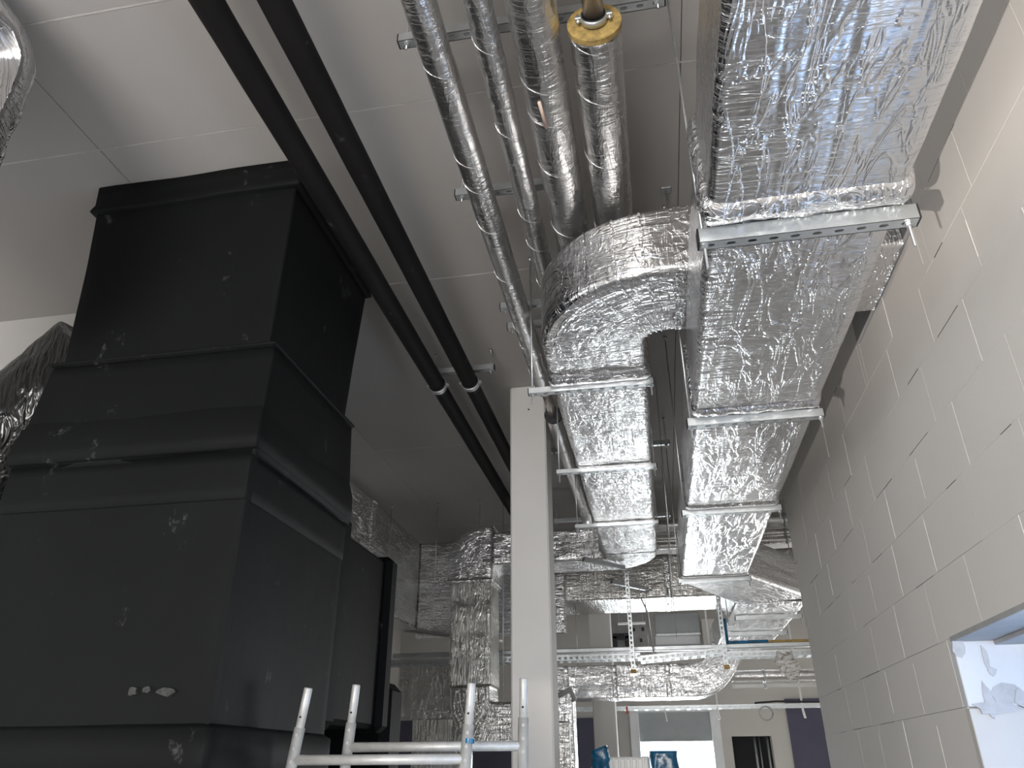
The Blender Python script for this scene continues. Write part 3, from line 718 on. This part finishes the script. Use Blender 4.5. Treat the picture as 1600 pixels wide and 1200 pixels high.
# ------------------------------------------------------------------ black pipes
grpb = 'black insulated pipes under the ceiling'
for x, lab in ((-1.44, 'left black insulated pipe running under the ceiling past the riser'), (-1.192, 'right black insulated pipe running under the ceiling to the column')):
    t = thing('black_pipe', lab, 'pipe', (x, 0, 2.55), grpb)
    n = 24
    sweep('rubber_lagging', 'rubber_pipe', t, [(x, -1.5, 2.55), (x, 4.80, 2.55)], (0, 0, 1), circle(0.060, n), 0.06, 0.001, int(x * 10) % 50, freq=4)
    sweep('rubber_lagging', 'rubber_pipe', t, [(x, 4.86, 2.55), (x, 9.5, 2.55)], (0, 0, 1), circle(0.056, n), 0.06, 0.001, 3, freq=4)
    c = MB().ring((x, 4.83, 2.55), (0, 1, 0), 0.058, 0.066, 0.045, 28).build('pipe_clamp', 'steel_rod', t, True)
    MB().ring((x, 4.83, 2.55), (0, 1, 0), 0.050, 0.0625, 0.06, 28).build('clamp_lining', 'rubber_black', c, True)
    for s in (-1, 1): MB().bbox(x + s * 0.072 - 0.012, x + s * 0.072 + 0.012, 4.815, 4.845, 2.543, 2.557, 0.002).build('clamp_ear', 'steel_zinc', c)
    MB().tube([(x, 4.83, 2.61), (x, 4.83, 2.66)], 0.006, 8).build('hanger_rod', 'steel_rod', c, True)
trapeze('dark rail over the two black pipes near the column head', 4.83, -1.50, -1.015, 2.685, (-1.47, -1.04), None, tail=0.03)

# ------------------------------------------------------------------ black riser
BX0, BX1, BY0, BY1 = -2.76, -1.60, 2.71, 3.74
riser = thing('black_riser', 'huge black rubber insulated duct riser going up through the ceiling', 'air duct', (-2.2, 3.2, ZF))
def rbox(name, pts, rr=0.02, m_='rubber_insulation', amp=0.004, seed=1, parent=None):
    """upright box lofted through (z, x0, x1, y0, y1) rings"""
    mb = MB(); rings = []
    Z = []
    for (a, b_) in zip(pts[:-1], pts[1:]):
        n = max(1, int(abs(b_[0] - a[0]) / 0.05))
        for k in range(n): Z.append([a[q] + (b_[q] - a[q]) * k / n for q in range(5)])
    Z.append(list(pts[-1]))
    V = []; n = None
    for (z, x0, x1, y0, y1) in Z:
        s_ = round_rect(x1 - x0, y1 - y0, rr, 0.05); 
        if n is None:
            n = len(s_); base_s = s_; bw, bh = x1 - x0, y1 - y0
        sc = base_s * np.array([(x1 - x0) / bw, (y1 - y0) / bh])
        V.append(np.c_[sc[:, 0] + (x0 + x1) / 2, sc[:, 1] + (y0 + y1) / 2, np.full(n, z)])
    V = np.array(V); k = len(V); Q = V.reshape(-1, 3)
    ctr = np.array([(BX0 + BX1) / 2, (BY0 + BY1) / 2, 0])
    dv = Q - ctr; dv[:, 2] = 0; dv /= np.linalg.norm(dv, axis=1)[:, None]
    Q = Q + dv * (amp * (vnoise(Q * 2.2, seed) + 0.5 * vnoise(Q * 6, seed + 1)))[:, None]
    mb.v = Q
    for i in range(k - 1):
        for j in range(n):
            j2 = (j + 1) % n; mb.f.append((i * n + j, i * n + j2, (i + 1) * n + j2, (i + 1) * n + j))
    mb.f += [tuple(range(n))[::-1], tuple((k - 1) * n + j for j in range(n))]
    return mb.build(name, m_, parent or riser, True)
e = 0.0
def rg(z, ex, ey=None):
    ey = ex if ey is None else ey
    return (z, BX0 - ex, BX1 + ex, BY0 - ey, BY1 + ey)
rbox('upper_casing', [rg(1.70, -0.045, -0.06), rg(2.80, -0.005, 0.0)], 0.012, seed=2)
rbox('ceiling_collar', [rg(2.645, 0.012, 0.012), rg(2.655, 0.022, 0.022), rg(2.70, 0.010, 0.010), rg(2.815, 0.012, 0.014)], 0.015, amp=0.009, seed=3)
rbox('middle_casing', [rg(1.18, 0.02, 0.012), rg(1.45, 0.008, -0.008), rg(1.72, 0.0, -0.035), rg(1.735, -0.03, -0.05)], 0.014, seed=4)
rbox('middle_collar', [rg(1.203, 0.008, 0.010), rg(1.208, 0.026, 0.031), rg(1.33, 0.023, 0.024), rg(1.40, 0.010, 0.0), rg(1.50, -0.012, -0.035)], 0.016, amp=0.003, seed=5)
rbox('upper_collar', [rg(1.735, 0.0, -0.02), rg(1.745, 0.012, -0.018), rg(1.76, -0.035, -0.05)], 0.015, amp=0.003, seed=6)
rbox('lower_casing', [rg(0.10, 0.0, 0.0), rg(1.21, 0.0, 0.01)], 0.010, seed=7)
rbox('joint_strip', [rg(0.985, 0.0, 0.009), rg(0.988, 0.004, 0.014), rg(1.20, 0.004, 0.014)], 0.012, amp=0.004, seed=7)
rbox('base_collar', [rg(-0.02, 0.015, 0.02), rg(0.0, 0.03, 0.035), rg(0.13, 0.03, 0.03), rg(0.15, 0.0, 0.0)], 0.03, amp=0.006, seed=8)
rbox('foot_casing', [rg(ZF, 0, 0), rg(0.0, 0, 0)], 0.012, seed=9)
# upright corner strip
MB().box(BX1 - 0.02, BX1 + 0.004, BY0 - 0.006, BY0 + 0.03, 0.15, 1.19).build('corner_strip', 'rubber_insulation', riser)
# paint scuffs on the front
for (x, z, sx, sz) in ((-1.925, 0.262, 0.022, 0.022), (-1.87, 0.265, 0.018, 0.016), (-1.79, 0.256, 0.042, 0.018)):
    mb = MB(); n = 10
    pts = [(x + sx * random.uniform(0.55, 1) * math.cos(2 * math.pi * k / n), z + sz * random.uniform(0.55, 1) * math.sin(2 * math.pi * k / n)) for k in range(n)]
    mb.v = [(p, BY0 - 0.0135, q) for p, q in pts] + [(p, BY0 + 0.004, q) for p, q in pts]
    mb.f = [tuple(range(n)), tuple(range(2 * n - 1, n - 1, -1))] + [(k, n + k, n + (k + 1) % n, (k + 1) % n) for k in range(n)]
    mb.build('paint_scuff', 'scuff_grey', riser)

# second black duct behind the riser
b2 = thing('black_duct', 'black insulated duct with thick flanges behind the riser', 'air duct', (-2.3, 4.9, 0.2))
def bxm(mb, *a): return mb.bbox(*a)
MB().bbox(-2.9, -1.92, 4.10, 5.44, 0.24, 1.38, 0.03).build('casing', 'rubber_insulation', b2)
MB().bbox(-2.95, -1.86, 4.28, 4.50, 0.20, 1.45, 0.045).build('flange', 'rubber_insulation', b2)
MB().bbox(-2.95, -1.87, 5.28, 5.46, 0.22, 1.41, 0.04).build('flange', 'rubber_insulation', b2)
MB().bbox(-2.5, -1.88, 5.46, 5.80, 0.02, 0.56, 0.06).build('side_branch', 'rubber_insulation', b2)
MB().bbox(-2.4, -1.90, 5.56, 5.80, ZF, 0.3, 0.04).build('leg', 'rubber_insulation', b2)

# ------------------------------------------------------------------ foil things at the left edge
lf = thing('foil_flexible_duct', 'crumpled foil duct end poking in at the upper left edge', 'air duct', (-2.3, 1.5, 1.5))
sweep('foil_sleeve', 'foil_tape', lf, [(-3.41, 1.55, 2.14), (-2.66, 1.53, 2.14), (-2.34, 1.5, 2.13), (-2.22, 1.5, 2.12)], (0, 0, 1), round_rect(0.62, 1.24, 0.22, 0.016), 0.016, 0.009, 81, freq=9,
      scale=lambda q: (1 - 0.5 * max(0, (q - 0.86) / 0.14) ** 2, 1 - 0.35 * max(0, (q - 0.86) / 0.14) ** 2))
lb = thing('wrapped_round_duct', 'round duct wrapped in shiny black plastic and foil left of the riser', 'air duct', (-3.2, 2.95, 1.4))
sweep('foil_sleeve', 'foil_tape', lb, [(-4.0, 3.1, 0.60), (-3.22, 3.1, 1.46)], (0, 1, 0), circle(0.31, 90), 0.025, 0.010, 82, freq=9)
sweep('black_wrap', 'plastic_black', lb, [(-3.30, 3.1, 1.37), (-2.76, 3.1, 1.94)], (0, 1, 0), circle(0.32, 90), 0.02, 0.010, 83, freq=7)

# ------------------------------------------------------------------ foil plenum on the left beyond the riser
pl = thing('foil_plenum', 'tall foil clad plenum along the left side beyond the black ducts', 'air duct', (-3.4, 8, 1.6))
def panel(name, pts, m_, par, amp=0.006, seed=90, n=(60, 40)):
    """crumpled foil panel with thickness from four corners"""
    a, b_, c, e_ = [np.array(q, float) for q in pts]
    U, Vv = np.meshgrid(np.linspace(0, 1, n[0]), np.linspace(0, 1, n[1]), indexing='ij')
    U = U[..., None]; Vv = Vv[..., None]
    P = (a * (1 - U) + b_ * U) * (1 - Vv) + (e_ * (1 - U) + c * U) * Vv
    nr = np.cross(b_ - a, e_ - a); nr /= np.linalg.norm(nr)
    Q = P.reshape(-1, 3); d_ = amp * (vnoise(Q * 4, seed) + 0.6 * vnoise(Q * 9, seed + 1))
    F_ = Q + nr * d_[:, None]; Bk = Q - nr * 0.025
    mb = MB(); mb.v = np.vstack([F_, Bk]); N_ = len(F_)
    for i in range(n[0] - 1):
        for j in range(n[1] - 1):
            q = i * n[1] + j
            mb.f.append((q, q + n[1], q + n[1] + 1, q + 1)); 
    edge = [i * n[1] for i in range(n[0])] + [(n[0] - 1) * n[1] + j for j in range(1, n[1])] + [i * n[1] + n[1] - 1 for i in range(n[0] - 2, -1, -1)] + [j for j in range(n[1] - 2, 0, -1)]
    for k in range(len(edge)):
        p, q = edge[k], edge[(k + 1) % len(edge)]
        mb.f.append((p, p + N_, q + N_, q))
    lw, lh = np.linalg.norm(b_ - a), np.linalg.norm(e_ - a)
    uv = np.c_[(Vv.reshape(-1) * lh), (U.reshape(-1) * lw)]
    mb.uv = np.vstack([uv, uv])
    return mb.build(name, m_, par, True)
for k, (ya, yb) in enumerate(((4.2, 6.0), (6.0, 7.9), (7.9, 9.75))):
    panel('side_panel', [(-3.05, ya, 1.62), (-3.05, yb, 1.62), (-3.05, yb, 2.74), (-3.05, ya, 2.74)], 'foil_tape', pl, 0.010, 90 + k)
panel('end_panel', [(-3.05, 9.74, 1.5), (-1.1, 9.74, 1.5), (-1.1, 9.74, 2.74), (-3.05, 9.74, 2.74)], 'foil_tape', pl, 0.010, 94)
panel('bottom_panel', [(-3.9, 4.2, 1.62), (-3.9, 9.75, 1.62), (-3.05, 9.75, 1.62), (-3.05, 4.2, 1.62)], 'foil_dark', pl, 0.006, 95)
sweep('corner_fold', 'foil_tape', pl, [(-3.04, 9.78, 1.5), (-3.04, 9.78, 2.74)], (0, 1, 0), circle(0.03, 14), 0.04, 0.004, 96)
sweep('tape_band', 'foil_tape', pl, [(-3.043, 7.9, 1.62), (-3.043, 7.9, 2.74)], (0, 1, 0), round_rect(0.02, 0.12, 0.008, 0.03), 0.03, 0.003, 97)
panel('slanted_panel', [(-3.0, 9.1, 1.50), (-2.0, 9.1, 1.36), (-1.9, 9.75, 1.45), (-3.0, 9.75, 1.62)], 'foil_dark', pl, 0.006, 98, (30, 20))
# lower foil duct behind the drop
ld = thing('foil_box_duct', 'upright grey foil box duct behind the scaffold, left of the drop duct', 'air duct', (-2.3, 9, -1))
panel('upper_panel', [(-3.0, 9.0, 0.52), (-1.9, 9.0, 0.52), (-1.9, 9.0, 1.12), (-3.0, 9.0, 1.12)], 'foil_dark', ld, 0.008, 100, (40, 24))
sweep('upright_duct', 'foil_drop', ld, [(-2.5, 9.2, 0.56), (-2.48, 9.2, ZF + 0.1)], (0, 1, 0), round_rect(0.62, 0.4, 0.03, 0.03), 0.03, 0.006, 101)
sweep('tape_band', 'foil_tape', ld, [(-2.5, 9.2, 0.60), (-2.5, 9.2, 0.50)], (0, 1, 0), round_rect(0.66, 0.44, 0.03, 0.03), 0.02, 0.006, 102)

# rods from the ceiling to the left ducts
for k, (x, y, z0, lab) in enumerate(((-2.42, 8.33, 1.9, 'thin ceiling rod left of the drop elbow'), (-1.905, 8.33, 2.2, 'thin ceiling rod above the drop elbow, nearer the column'), (-2.98, 8.3, 1.55, 'thin ceiling rod in front of the foil plenum'), (-2.2, 9.4, 2.4, 'far thin ceiling rod behind the drop elbow'), (-1.78, 9.5, 2.4, 'far thin ceiling rod beside the column'), (-1.62, 8.3, 0.3, 'long thin rod running down right of the drop duct'))):
    t = thing('ceiling_rod', lab, 'rod', (x, y, z0), 'rods over the left ducts')
    MB().tube([(x, y, z0), (x, y, ZC)], 0.005, 6).build('threaded_rod', 'steel_rod', t, True)
    MB().tube([(x, y, ZC - 0.03), (x, y, ZC)], 0.012, 8).build('ceiling_anchor', 'steel_rod', t, True)

# ------------------------------------------------------------------ big crossing duct and everything beyond
cd = thing('crossing_air_duct', 'wide foil duct crossing the hall behind the branch and main ducts', 'air duct', (0, 10.3, 1.9))
sc_ = round_rect(0.98, 0.55, 0.03, 0.04)
for k, (a, b_) in enumerate(((-3.0, -1.3), (-1.3, 0.2), (0.2, 1.8), (1.8, 4.5))):
    sweep('straight_section', 'foil_dark', cd, [(a, 10.32, 2.185), (b_, 10.32, 2.185)], (0, 0, 1), sc_, 0.04, 0.006, 110 + k, v0=a)
    sweep('tape_band', 'foil_tape', cd, [(b_ - 0.04, 10.32, 2.185), (b_ + 0.04, 10.32, 2.185)], (0, 0, 1), round_rect(0.99, 0.56, 0.03, 0.04), 0.02, 0.003, 116 + k)
for z, y, rad, lab in ((2.60, 9.05, 0.075, 'upper bright spiral pipe crossing behind the main duct'), (2.475, 9.15, 0.04, 'thin middle pipe crossing behind the main duct'), (2.375, 9.1, 0.045, 'lower bright pipe crossing behind the main duct')):
    t = thing('crossing_pipe', lab, 'pipe', (0.1, y, z), 'bright pipes crossing behind the main duct')
    sweep('pipe_body', 'foil_pipe', t, [(0.10, y, z), (5.5, y, z)], (0, 0, 1), circle(rad, 24), 0.04, 0.0015, int(z * 100))
    for x in (0.5, 1.6, 2.9): MB().ring((x, y, z), (1, 0, 0), rad, rad + 0.006, 0.03, 24).build('joint_ring', 'steel_zinc', t, True)
# low duct curving up at its right end
lw = thing('low_foil_duct', 'low foil duct with curved upturned right end below the cable trays', 'air duct', (-0.3, 10.2, 0.76))
pth = [(-1.35, 10.25, 0.955), (-0.75, 10.25, 0.955), (0.40, 10.25, 0.955)] + [(0.40 + 0.42 * math.sin(math.radians(q)), 10.25, 0.955 + 0.42 * (1 - math.cos(math.radians(q)))) for q in range(8, 61, 6)]
pth += [(pth[-1][0] + 0.09, 10.25, pth[-1][2] + 0.155)]
sweep('duct_body', 'foil_branch', lw, pth, (0, 1, 0), round_rect(0.38, 0.5, 0.012, 0.03), 0.03, 0.004, 120)
for x in (-1.15, -0.55, 0.1): sweep('tape_band', 'foil_tape', lw, [(x - 0.03, 10.25, 0.955), (x + 0.03, 10.25, 0.955)], (0, 1, 0), round_rect(0.388, 0.508, 0.012, 0.03), 0.02, 0.002, 121)
for x in (-1.0, -0.1):
    MB().tube([(x, 10.05, 1.14), (x, 10.05, 1.905)], 0.006, 6).build('hanger_rod', 'steel_rod', lw, True)
# right low pipes beyond the curve
for z, rad, lab, m_ in ((1.04, 0.07, 'foil pipe passing behind the white bag', 'foil_pipe'), (0.92, 0.022, 'thin pale conduit below the white bag', 'lamp_body')):
    t = thing('low_pipe', lab, 'pipe', (1.0, 10.6, z))
    sweep('pipe_body', m_, t, [(0.9, 10.6, z), (4.5, 10.6, z)], (0, 0, 1), circle(rad, 20), 0.05, 0.001, 5)
    for x in (1.3, 2.0): MB().ring((x, 10.6, z), (1, 0, 0), rad, rad + 0.008, 0.03, 20).build('pipe_clip', 'steel_zinc', t, True)

# cable trays: side rails and rungs with the perforation as open gaps
def tray(label, x0, x1, y, z, wdt, h=0.06, rung=0.09, tilt=0.0):
    t = thing('cable_tray', label, 'cable tray', ((x0 + x1) / 2, y, z), 'cable trays')
    M = Matrix.Translation((x0, y, z)) @ Matrix.Rotation(-tilt, 4, 'Y')
    L = x1 - x0
    mb = MB(); mb.box(0, L, 0, 0.003, 0, 0.012, M); mb.box(0, L, 0, 0.003, h - 0.022, h, M)
    k = 0
    while k * 0.06 < L: mb.box(k * 0.06, min(L, k * 0.06 + 0.024), 0, 0.003, 0.012, h - 0.022, M); k += 1
    mb.build('side_rail', 'steel_zinc', t)
    MB().box(0, L, wdt - 0.003, wdt, 0, h, M).build('side_rail', 'steel_zinc', t)
    k = 0
    while k * rung < L:
        MB().box(k * rung, k * rung + 0.045, 0.003, wdt - 0.003, 0.0, 0.004, M).build('rung', 'steel_zinc', t); k += 1
    return t
tray('near perforated cable tray crossing behind the column, left part', -3.0, -0.18, 8.5, 1.03, 0.20)
tray('perforated tray between the two hanging straps, slightly tilted', -0.18, 0.70, 8.5, 1.00, 0.20, tilt=0.07)
tray('perforated tray right of the hanging straps with a white bag on it', 0.70, 1.75, 8.5, 1.02, 0.20)
tray('lower long cable tray in front of the far window', -1.6, 2.25, 12.0, 0.755, 0.20, 0.05, 0.15)
# dark beam tube above tray
tag(MB().bbox(-3.0, 1.9, 8.72, 8.80, 1.135, 1.185, 0.008).build('steel_beam', 'steel_zinc'), 'plain steel beam running above the perforated trays', 'beam')
# hanging perforated straps
def strap(label, x, y, z0, z1):
    t = thing('perforated_strap', label, 'strap', (x, y, z0), 'perforated straps holding the trays')
    mb = MB(); k = 0; w_ = 0.022; z = z0
    while z < z1:
        e_ = min(z + 0.05, z1)
        mb.box(x - w_, x - w_ * 0.45, y, y + 0.006, z, e_); mb.box(x + w_ * 0.45, x + w_, y, y + 0.006, z, e_); mb.box(x - w_ * 0.45, x + w_ * 0.45, y, y + 0.006, z, z + 0.02); z += 0.05
    mb.build('strap_body', 'steel_zinc', t)
    MB().bbox(x - 0.028, x + 0.028, y - 0.012, y + 0.018, z0 - 0.02, z0 + 0.02, 0.004).build('end_foot', 'cork_ring', t)
strap('left perforated strap hanging from the crossing duct to the tray', -0.262, 8.44, 0.90, 2.335)
strap('right perforated strap hanging beside the curved duct end', 0.685, 8.44, 0.92, ZC)
tag(MB().tube([(-0.13, 8.6, 1.68), (-0.06, 8.6, 1.5), (-0.04, 8.6, 1.1)], 0.008, 6).build('hanging_wire', 'steel_rod', smooth=True), 'bent pale wire hanging right of the left strap', 'wire')
# white plastic bag on the tray
mb = MB()
bn = 26
for i in range(bn):
    for j in range(bn):
        q = i / (bn - 1); s_ = j / (bn - 1) * 2 * math.pi
        rr = (0.10 + 0.02 * math.sin(5 * s_ + i)) * (0.35 + 0.65 * math.sin(math.pi * min(1, 0.15 + 0.85 * q)))
        mb.v.append((1.27 + rr * math.cos(s_) + 0.05 * q, 8.44 + 0.5 * rr * math.sin(s_), 1.05 - 0.27 * q + 0.012 * math.sin(3 * s_ + 2 * i)))
for i in range(bn - 1):
    for j in range(bn - 1):
        a = i * bn + j; mb.f.append((a, a + 1, a + bn + 1, a + bn))
bv = np.array(mb.v); mb.v = bv + np.stack([vnoise(bv * 22, 5), vnoise(bv * 22, 6), vnoise(bv * 22, 7)], 1) * 0.028
tag(mb.build('plastic_bag', 'bag_white', smooth=True), 'crumpled white plastic bag hanging on the tray', 'bag')
# coil of cable
coil = thing('cable_coil', 'pale loop of cable hanging from the lower tray', 'cable', (1.43, 11.98, 0.62))
for k in range(3):
    pts = [(1.43 + (0.085 + 0.006 * k) * math.cos(a), 11.994 - 0.01 * k, 0.68 + (0.085 + 0.004 * k) * math.sin(a)) for a in np.linspace(0, 2 * math.pi, 25)]
    MB().tube(pts, 0.006, 6).build('cable_turn', 'plastic_grey', coil, True)
tag(MB().tube([(1.3, 12.05, 0.82), (1.6, 12.08, 0.84), (1.9, 12.06, 0.83), (2.2, 12.08, 0.82)], 0.014, 8).build('cable', 'rubber_black', smooth=True), 'dark cable lying on the lower tray at the right', 'cable')
for x, z0, z1, lab in ((0.76, 0.62, ZC, 'short pale post under the curved duct end'), (1.93, 0.62, ZC, 'pale post before the violet panel'), (0.02, 0.60, 0.80, 'bent hook of wire over the far blind')):
    tag(MB().tube([(x, 12.1, z1), (x + 0.02, 12.1, z0 + 0.1), (x + 0.03, 12.08, z0)], 0.014 if x > 0.5 else 0.008, 8).build('tray_post', 'lamp_body', smooth=True), lab, 'post')
tag(MB().bbox(-0.52, -0.495, 11.98, 12.0, 0.70, 0.80, 0.003).build('red_tag', 'tape_red'), 'small red tag on the lower tray by the far column', 'tag')
# upright foil duct right of the near column
sd = thing('narrow_foil_duct', 'narrow upright foil duct at the right foot of the near column', 'air duct', (-1.06, 9, ZF))
sweep('duct_body', 'foil_branch', sd, [(-1.06, 9.1, 0.78), (-1.06, 9.1, ZF + 0.05)], (0, 1, 0), round_rect(0.2, 0.3, 0.02, 0.03), 0.03, 0.004, 130)
sweep('casing_sleeve', 'foil_dark', sd, [(-1.09, 9.02, 0.46), (-1.09, 9.02, ZF + 0.05)], (0, 1, 0), round_rect(0.18, 0.3, 0.012, 0.03), 0.03, 0.003, 131)
MB().tube([(-1.12, 8.95, 0.72), (-0.98, 8.93, 0.78), (-0.94, 8.94, 0.66)], 0.03, 10).build('pipe_stub', 'plastic_grey', sd, True)
# blue wrapped radiator
bw = thing('wrapped_radiator', 'ribbed white panel half wrapped in shiny blue film at the bottom', 'radiator', (-0.25, 7, ZF))
MB().bbox(-0.48, -0.14, 7.0, 7.06, -0.9, 0.085, 0.01).build('top_plate', 'lamp_body', bw)
for k in range(7): MB().bbox(-0.475 + k * 0.048, -0.475 + k * 0.048 + 0.036, 6.985, 7.0, -0.9, 0.07, 0.005).build('rib', 'lamp_body', bw)
sweep('blue_wrap', 'film_blue', bw, [(-0.02, 7.03, -0.9), (-0.02, 7.03, 0.125)], (0, 1, 0), round_rect(0.22, 0.14, 0.04, 0.015), 0.02, 0.012, 140, freq=12)
sweep('blue_wrap', 'film_blue', bw, [(-0.54, 7.0, -0.9), (-0.54, 7.0, 0.12), (-0.55, 7.0, 0.15)], (0, 1, 0), round_rect(0.14, 0.12, 0.03, 0.015), 0.02, 0.016, 141, freq=14)
# blue film edging under the shifted main duct
be = thing('blue_film_edge', 'blue protective film edging under the far shifted duct', 'film', (1.0, 8.6, 1.1))
MB().bbox(0.735, 0.765, 8.74, 8.77, 1.185, 1.45, 0.006).build('upright_edge', 'film_blue', be)
MB().bbox(0.75, 1.17, 8.73, 8.79, 1.186, 1.215, 0.006).build('bottom_edge', 'film_blue', be)
MB().bbox(1.17, 1.75, 8.73, 8.79, 1.186, 1.21, 0.006).build('timber_edge', 'cork_ring', be)

# ------------------------------------------------------------------ scaffold tower
def frame(label, L0, L1, R0, R1, zbar, grp_):
    """L0/R0 tops, L1/R1 points lower down the same posts"""
    t = thing('scaffold_frame', label, 'scaffold', ((L0[0] + R0[0]) / 2, L0[1], ZF), grp_)
    for A, B in ((L0, L1), (R0, R1)):
        A = Vector(A); B = Vector(B); dr_ = (B - A).normalized()
        foot = A + dr_ * ((A.z - ZF) / -dr_.z)
        neck = A + dr_ * 0.155
        MB().tube([neck - dr_ * 0.0, foot], 0.0225, 18).build('post', 'alu_scaffold', t, True)
        sp = MB().tube([A, A + dr_ * 0.005, neck + dr_ * 0.03], [0.0165, 0.0178, 0.0178], 18).build('spigot', 'alu_scaffold', t, True)
        hp = A + dr_ * 0.115
        MB().tube([(hp.x, hp.y - 0.012, hp.z), (hp.x, hp.y - 0.0185, hp.z)], 0.0045, 10).build('pin_hole', 'dark_hole', sp)
        for k in range(3):
            q = neck + dr_ * (0.03 + 0.05 * k)
            MB().tube([(q.x + 0.004, q.y - 0.0205, q.z), (q.x + 0.004, q.y - 0.0228, q.z)], 0.007, 10).build('dimple', 'plastic_grey', t)
    def at_z(A, B, z):
        A = Vector(A); B = Vector(B); return A + (B - A) * ((A.z - z) / (A.z - B.z))
    for z in (zbar, zbar - 0.5, zbar - 1.0):
        a, b_ = at_z(L0, L1, z), at_z(R0, R1, z)
        MB().tube([a, b_], 0.0195, 16).build('cross_bar', 'alu_scaffold', t, True)
    return t
fr = frame('front aluminium scaffold frame with a blue tape mark on its right post', (-1.475, 3.23, 0.310), (-1.512, 3.23, 0.006), (-0.762, 3.23, 0.314), (-0.782, 3.23, 0.003), 0.035, 'scaffold frames in front of the riser')
MB().ring((-0.770, 3.23, 0.10), (0.06, 0, 1), 0.0226, 0.0236, 0.018, 18).build('blue_tape', 'film_blue', fr)
frame('rear aluminium scaffold frame standing just behind the front one', (-1.335, 3.42, 0.337), (-1.353, 3.42, 0.03), (-0.577, 3.42, 0.347), (-0.584, 3.42, 0.003), 0.085, 'scaffold frames in front of the riser')

# unseen boards added before the spot to cut the light band's lower edge
bs = thing('added_light_blocker', 'added unseen boards behind the camera that cut the spot light', 'boards', (-0.9, -0.5, ZF))
for k in range(3):
    mb = MB(); y0, y1 = -1.9, 0.9
    e0, e1 = -1.069 - 0.001 * k, -0.738 - 0.001 * k
    x = -0.90 + 0.021 * k
    mb.v = [(x, y0, ZF), (x + 0.02, y0, ZF), (x + 0.02, y1, ZF), (x, y1, ZF), (x, y0, e0), (x + 0.02, y0, e0), (x + 0.02, y1, e1), (x, y1, e1)]
    mb.f = [(0, 3, 2, 1), (4, 5, 6, 7), (0, 1, 5, 4), (1, 2, 6, 5), (2, 3, 7, 6), (3, 0, 4, 7)]
    mb.build('board', 'plastic_grey', bs)
# added rig round the spot, unseen; wide flap keeps its light off the ceiling
wt = thing('added_spot_rig', 'added unseen spot housing behind the camera with a flap shaping its light', 'lamp', (-1.2, -1.2, ZF))
MB().bbox(-1.30, -1.10, -1.36, -1.26, -1.42, -1.20, 0.01).build('housing', 'rubber_black', wt)
MB().tube([(-1.2, -1.31, ZF), (-1.2, -1.31, -1.42)], 0.015, 10).build('stand', 'steel_rod', wt, True)
MB().bbox(-1.55, -0.975, -1.40, 0.10, -0.95, -0.945, 0.002).build('flap', 'rubber_black', wt)
for x in (-1.5, -1.0):
    MB().tube([(x, -1.38, ZF), (x, -1.38, -0.95)], 0.01, 8).build('flap_post', 'steel_rod', wt, True)
    MB().tube([(x, 0.08, ZF), (x, 0.08, -0.95)], 0.01, 8).build('flap_post', 'steel_rod', wt, True)
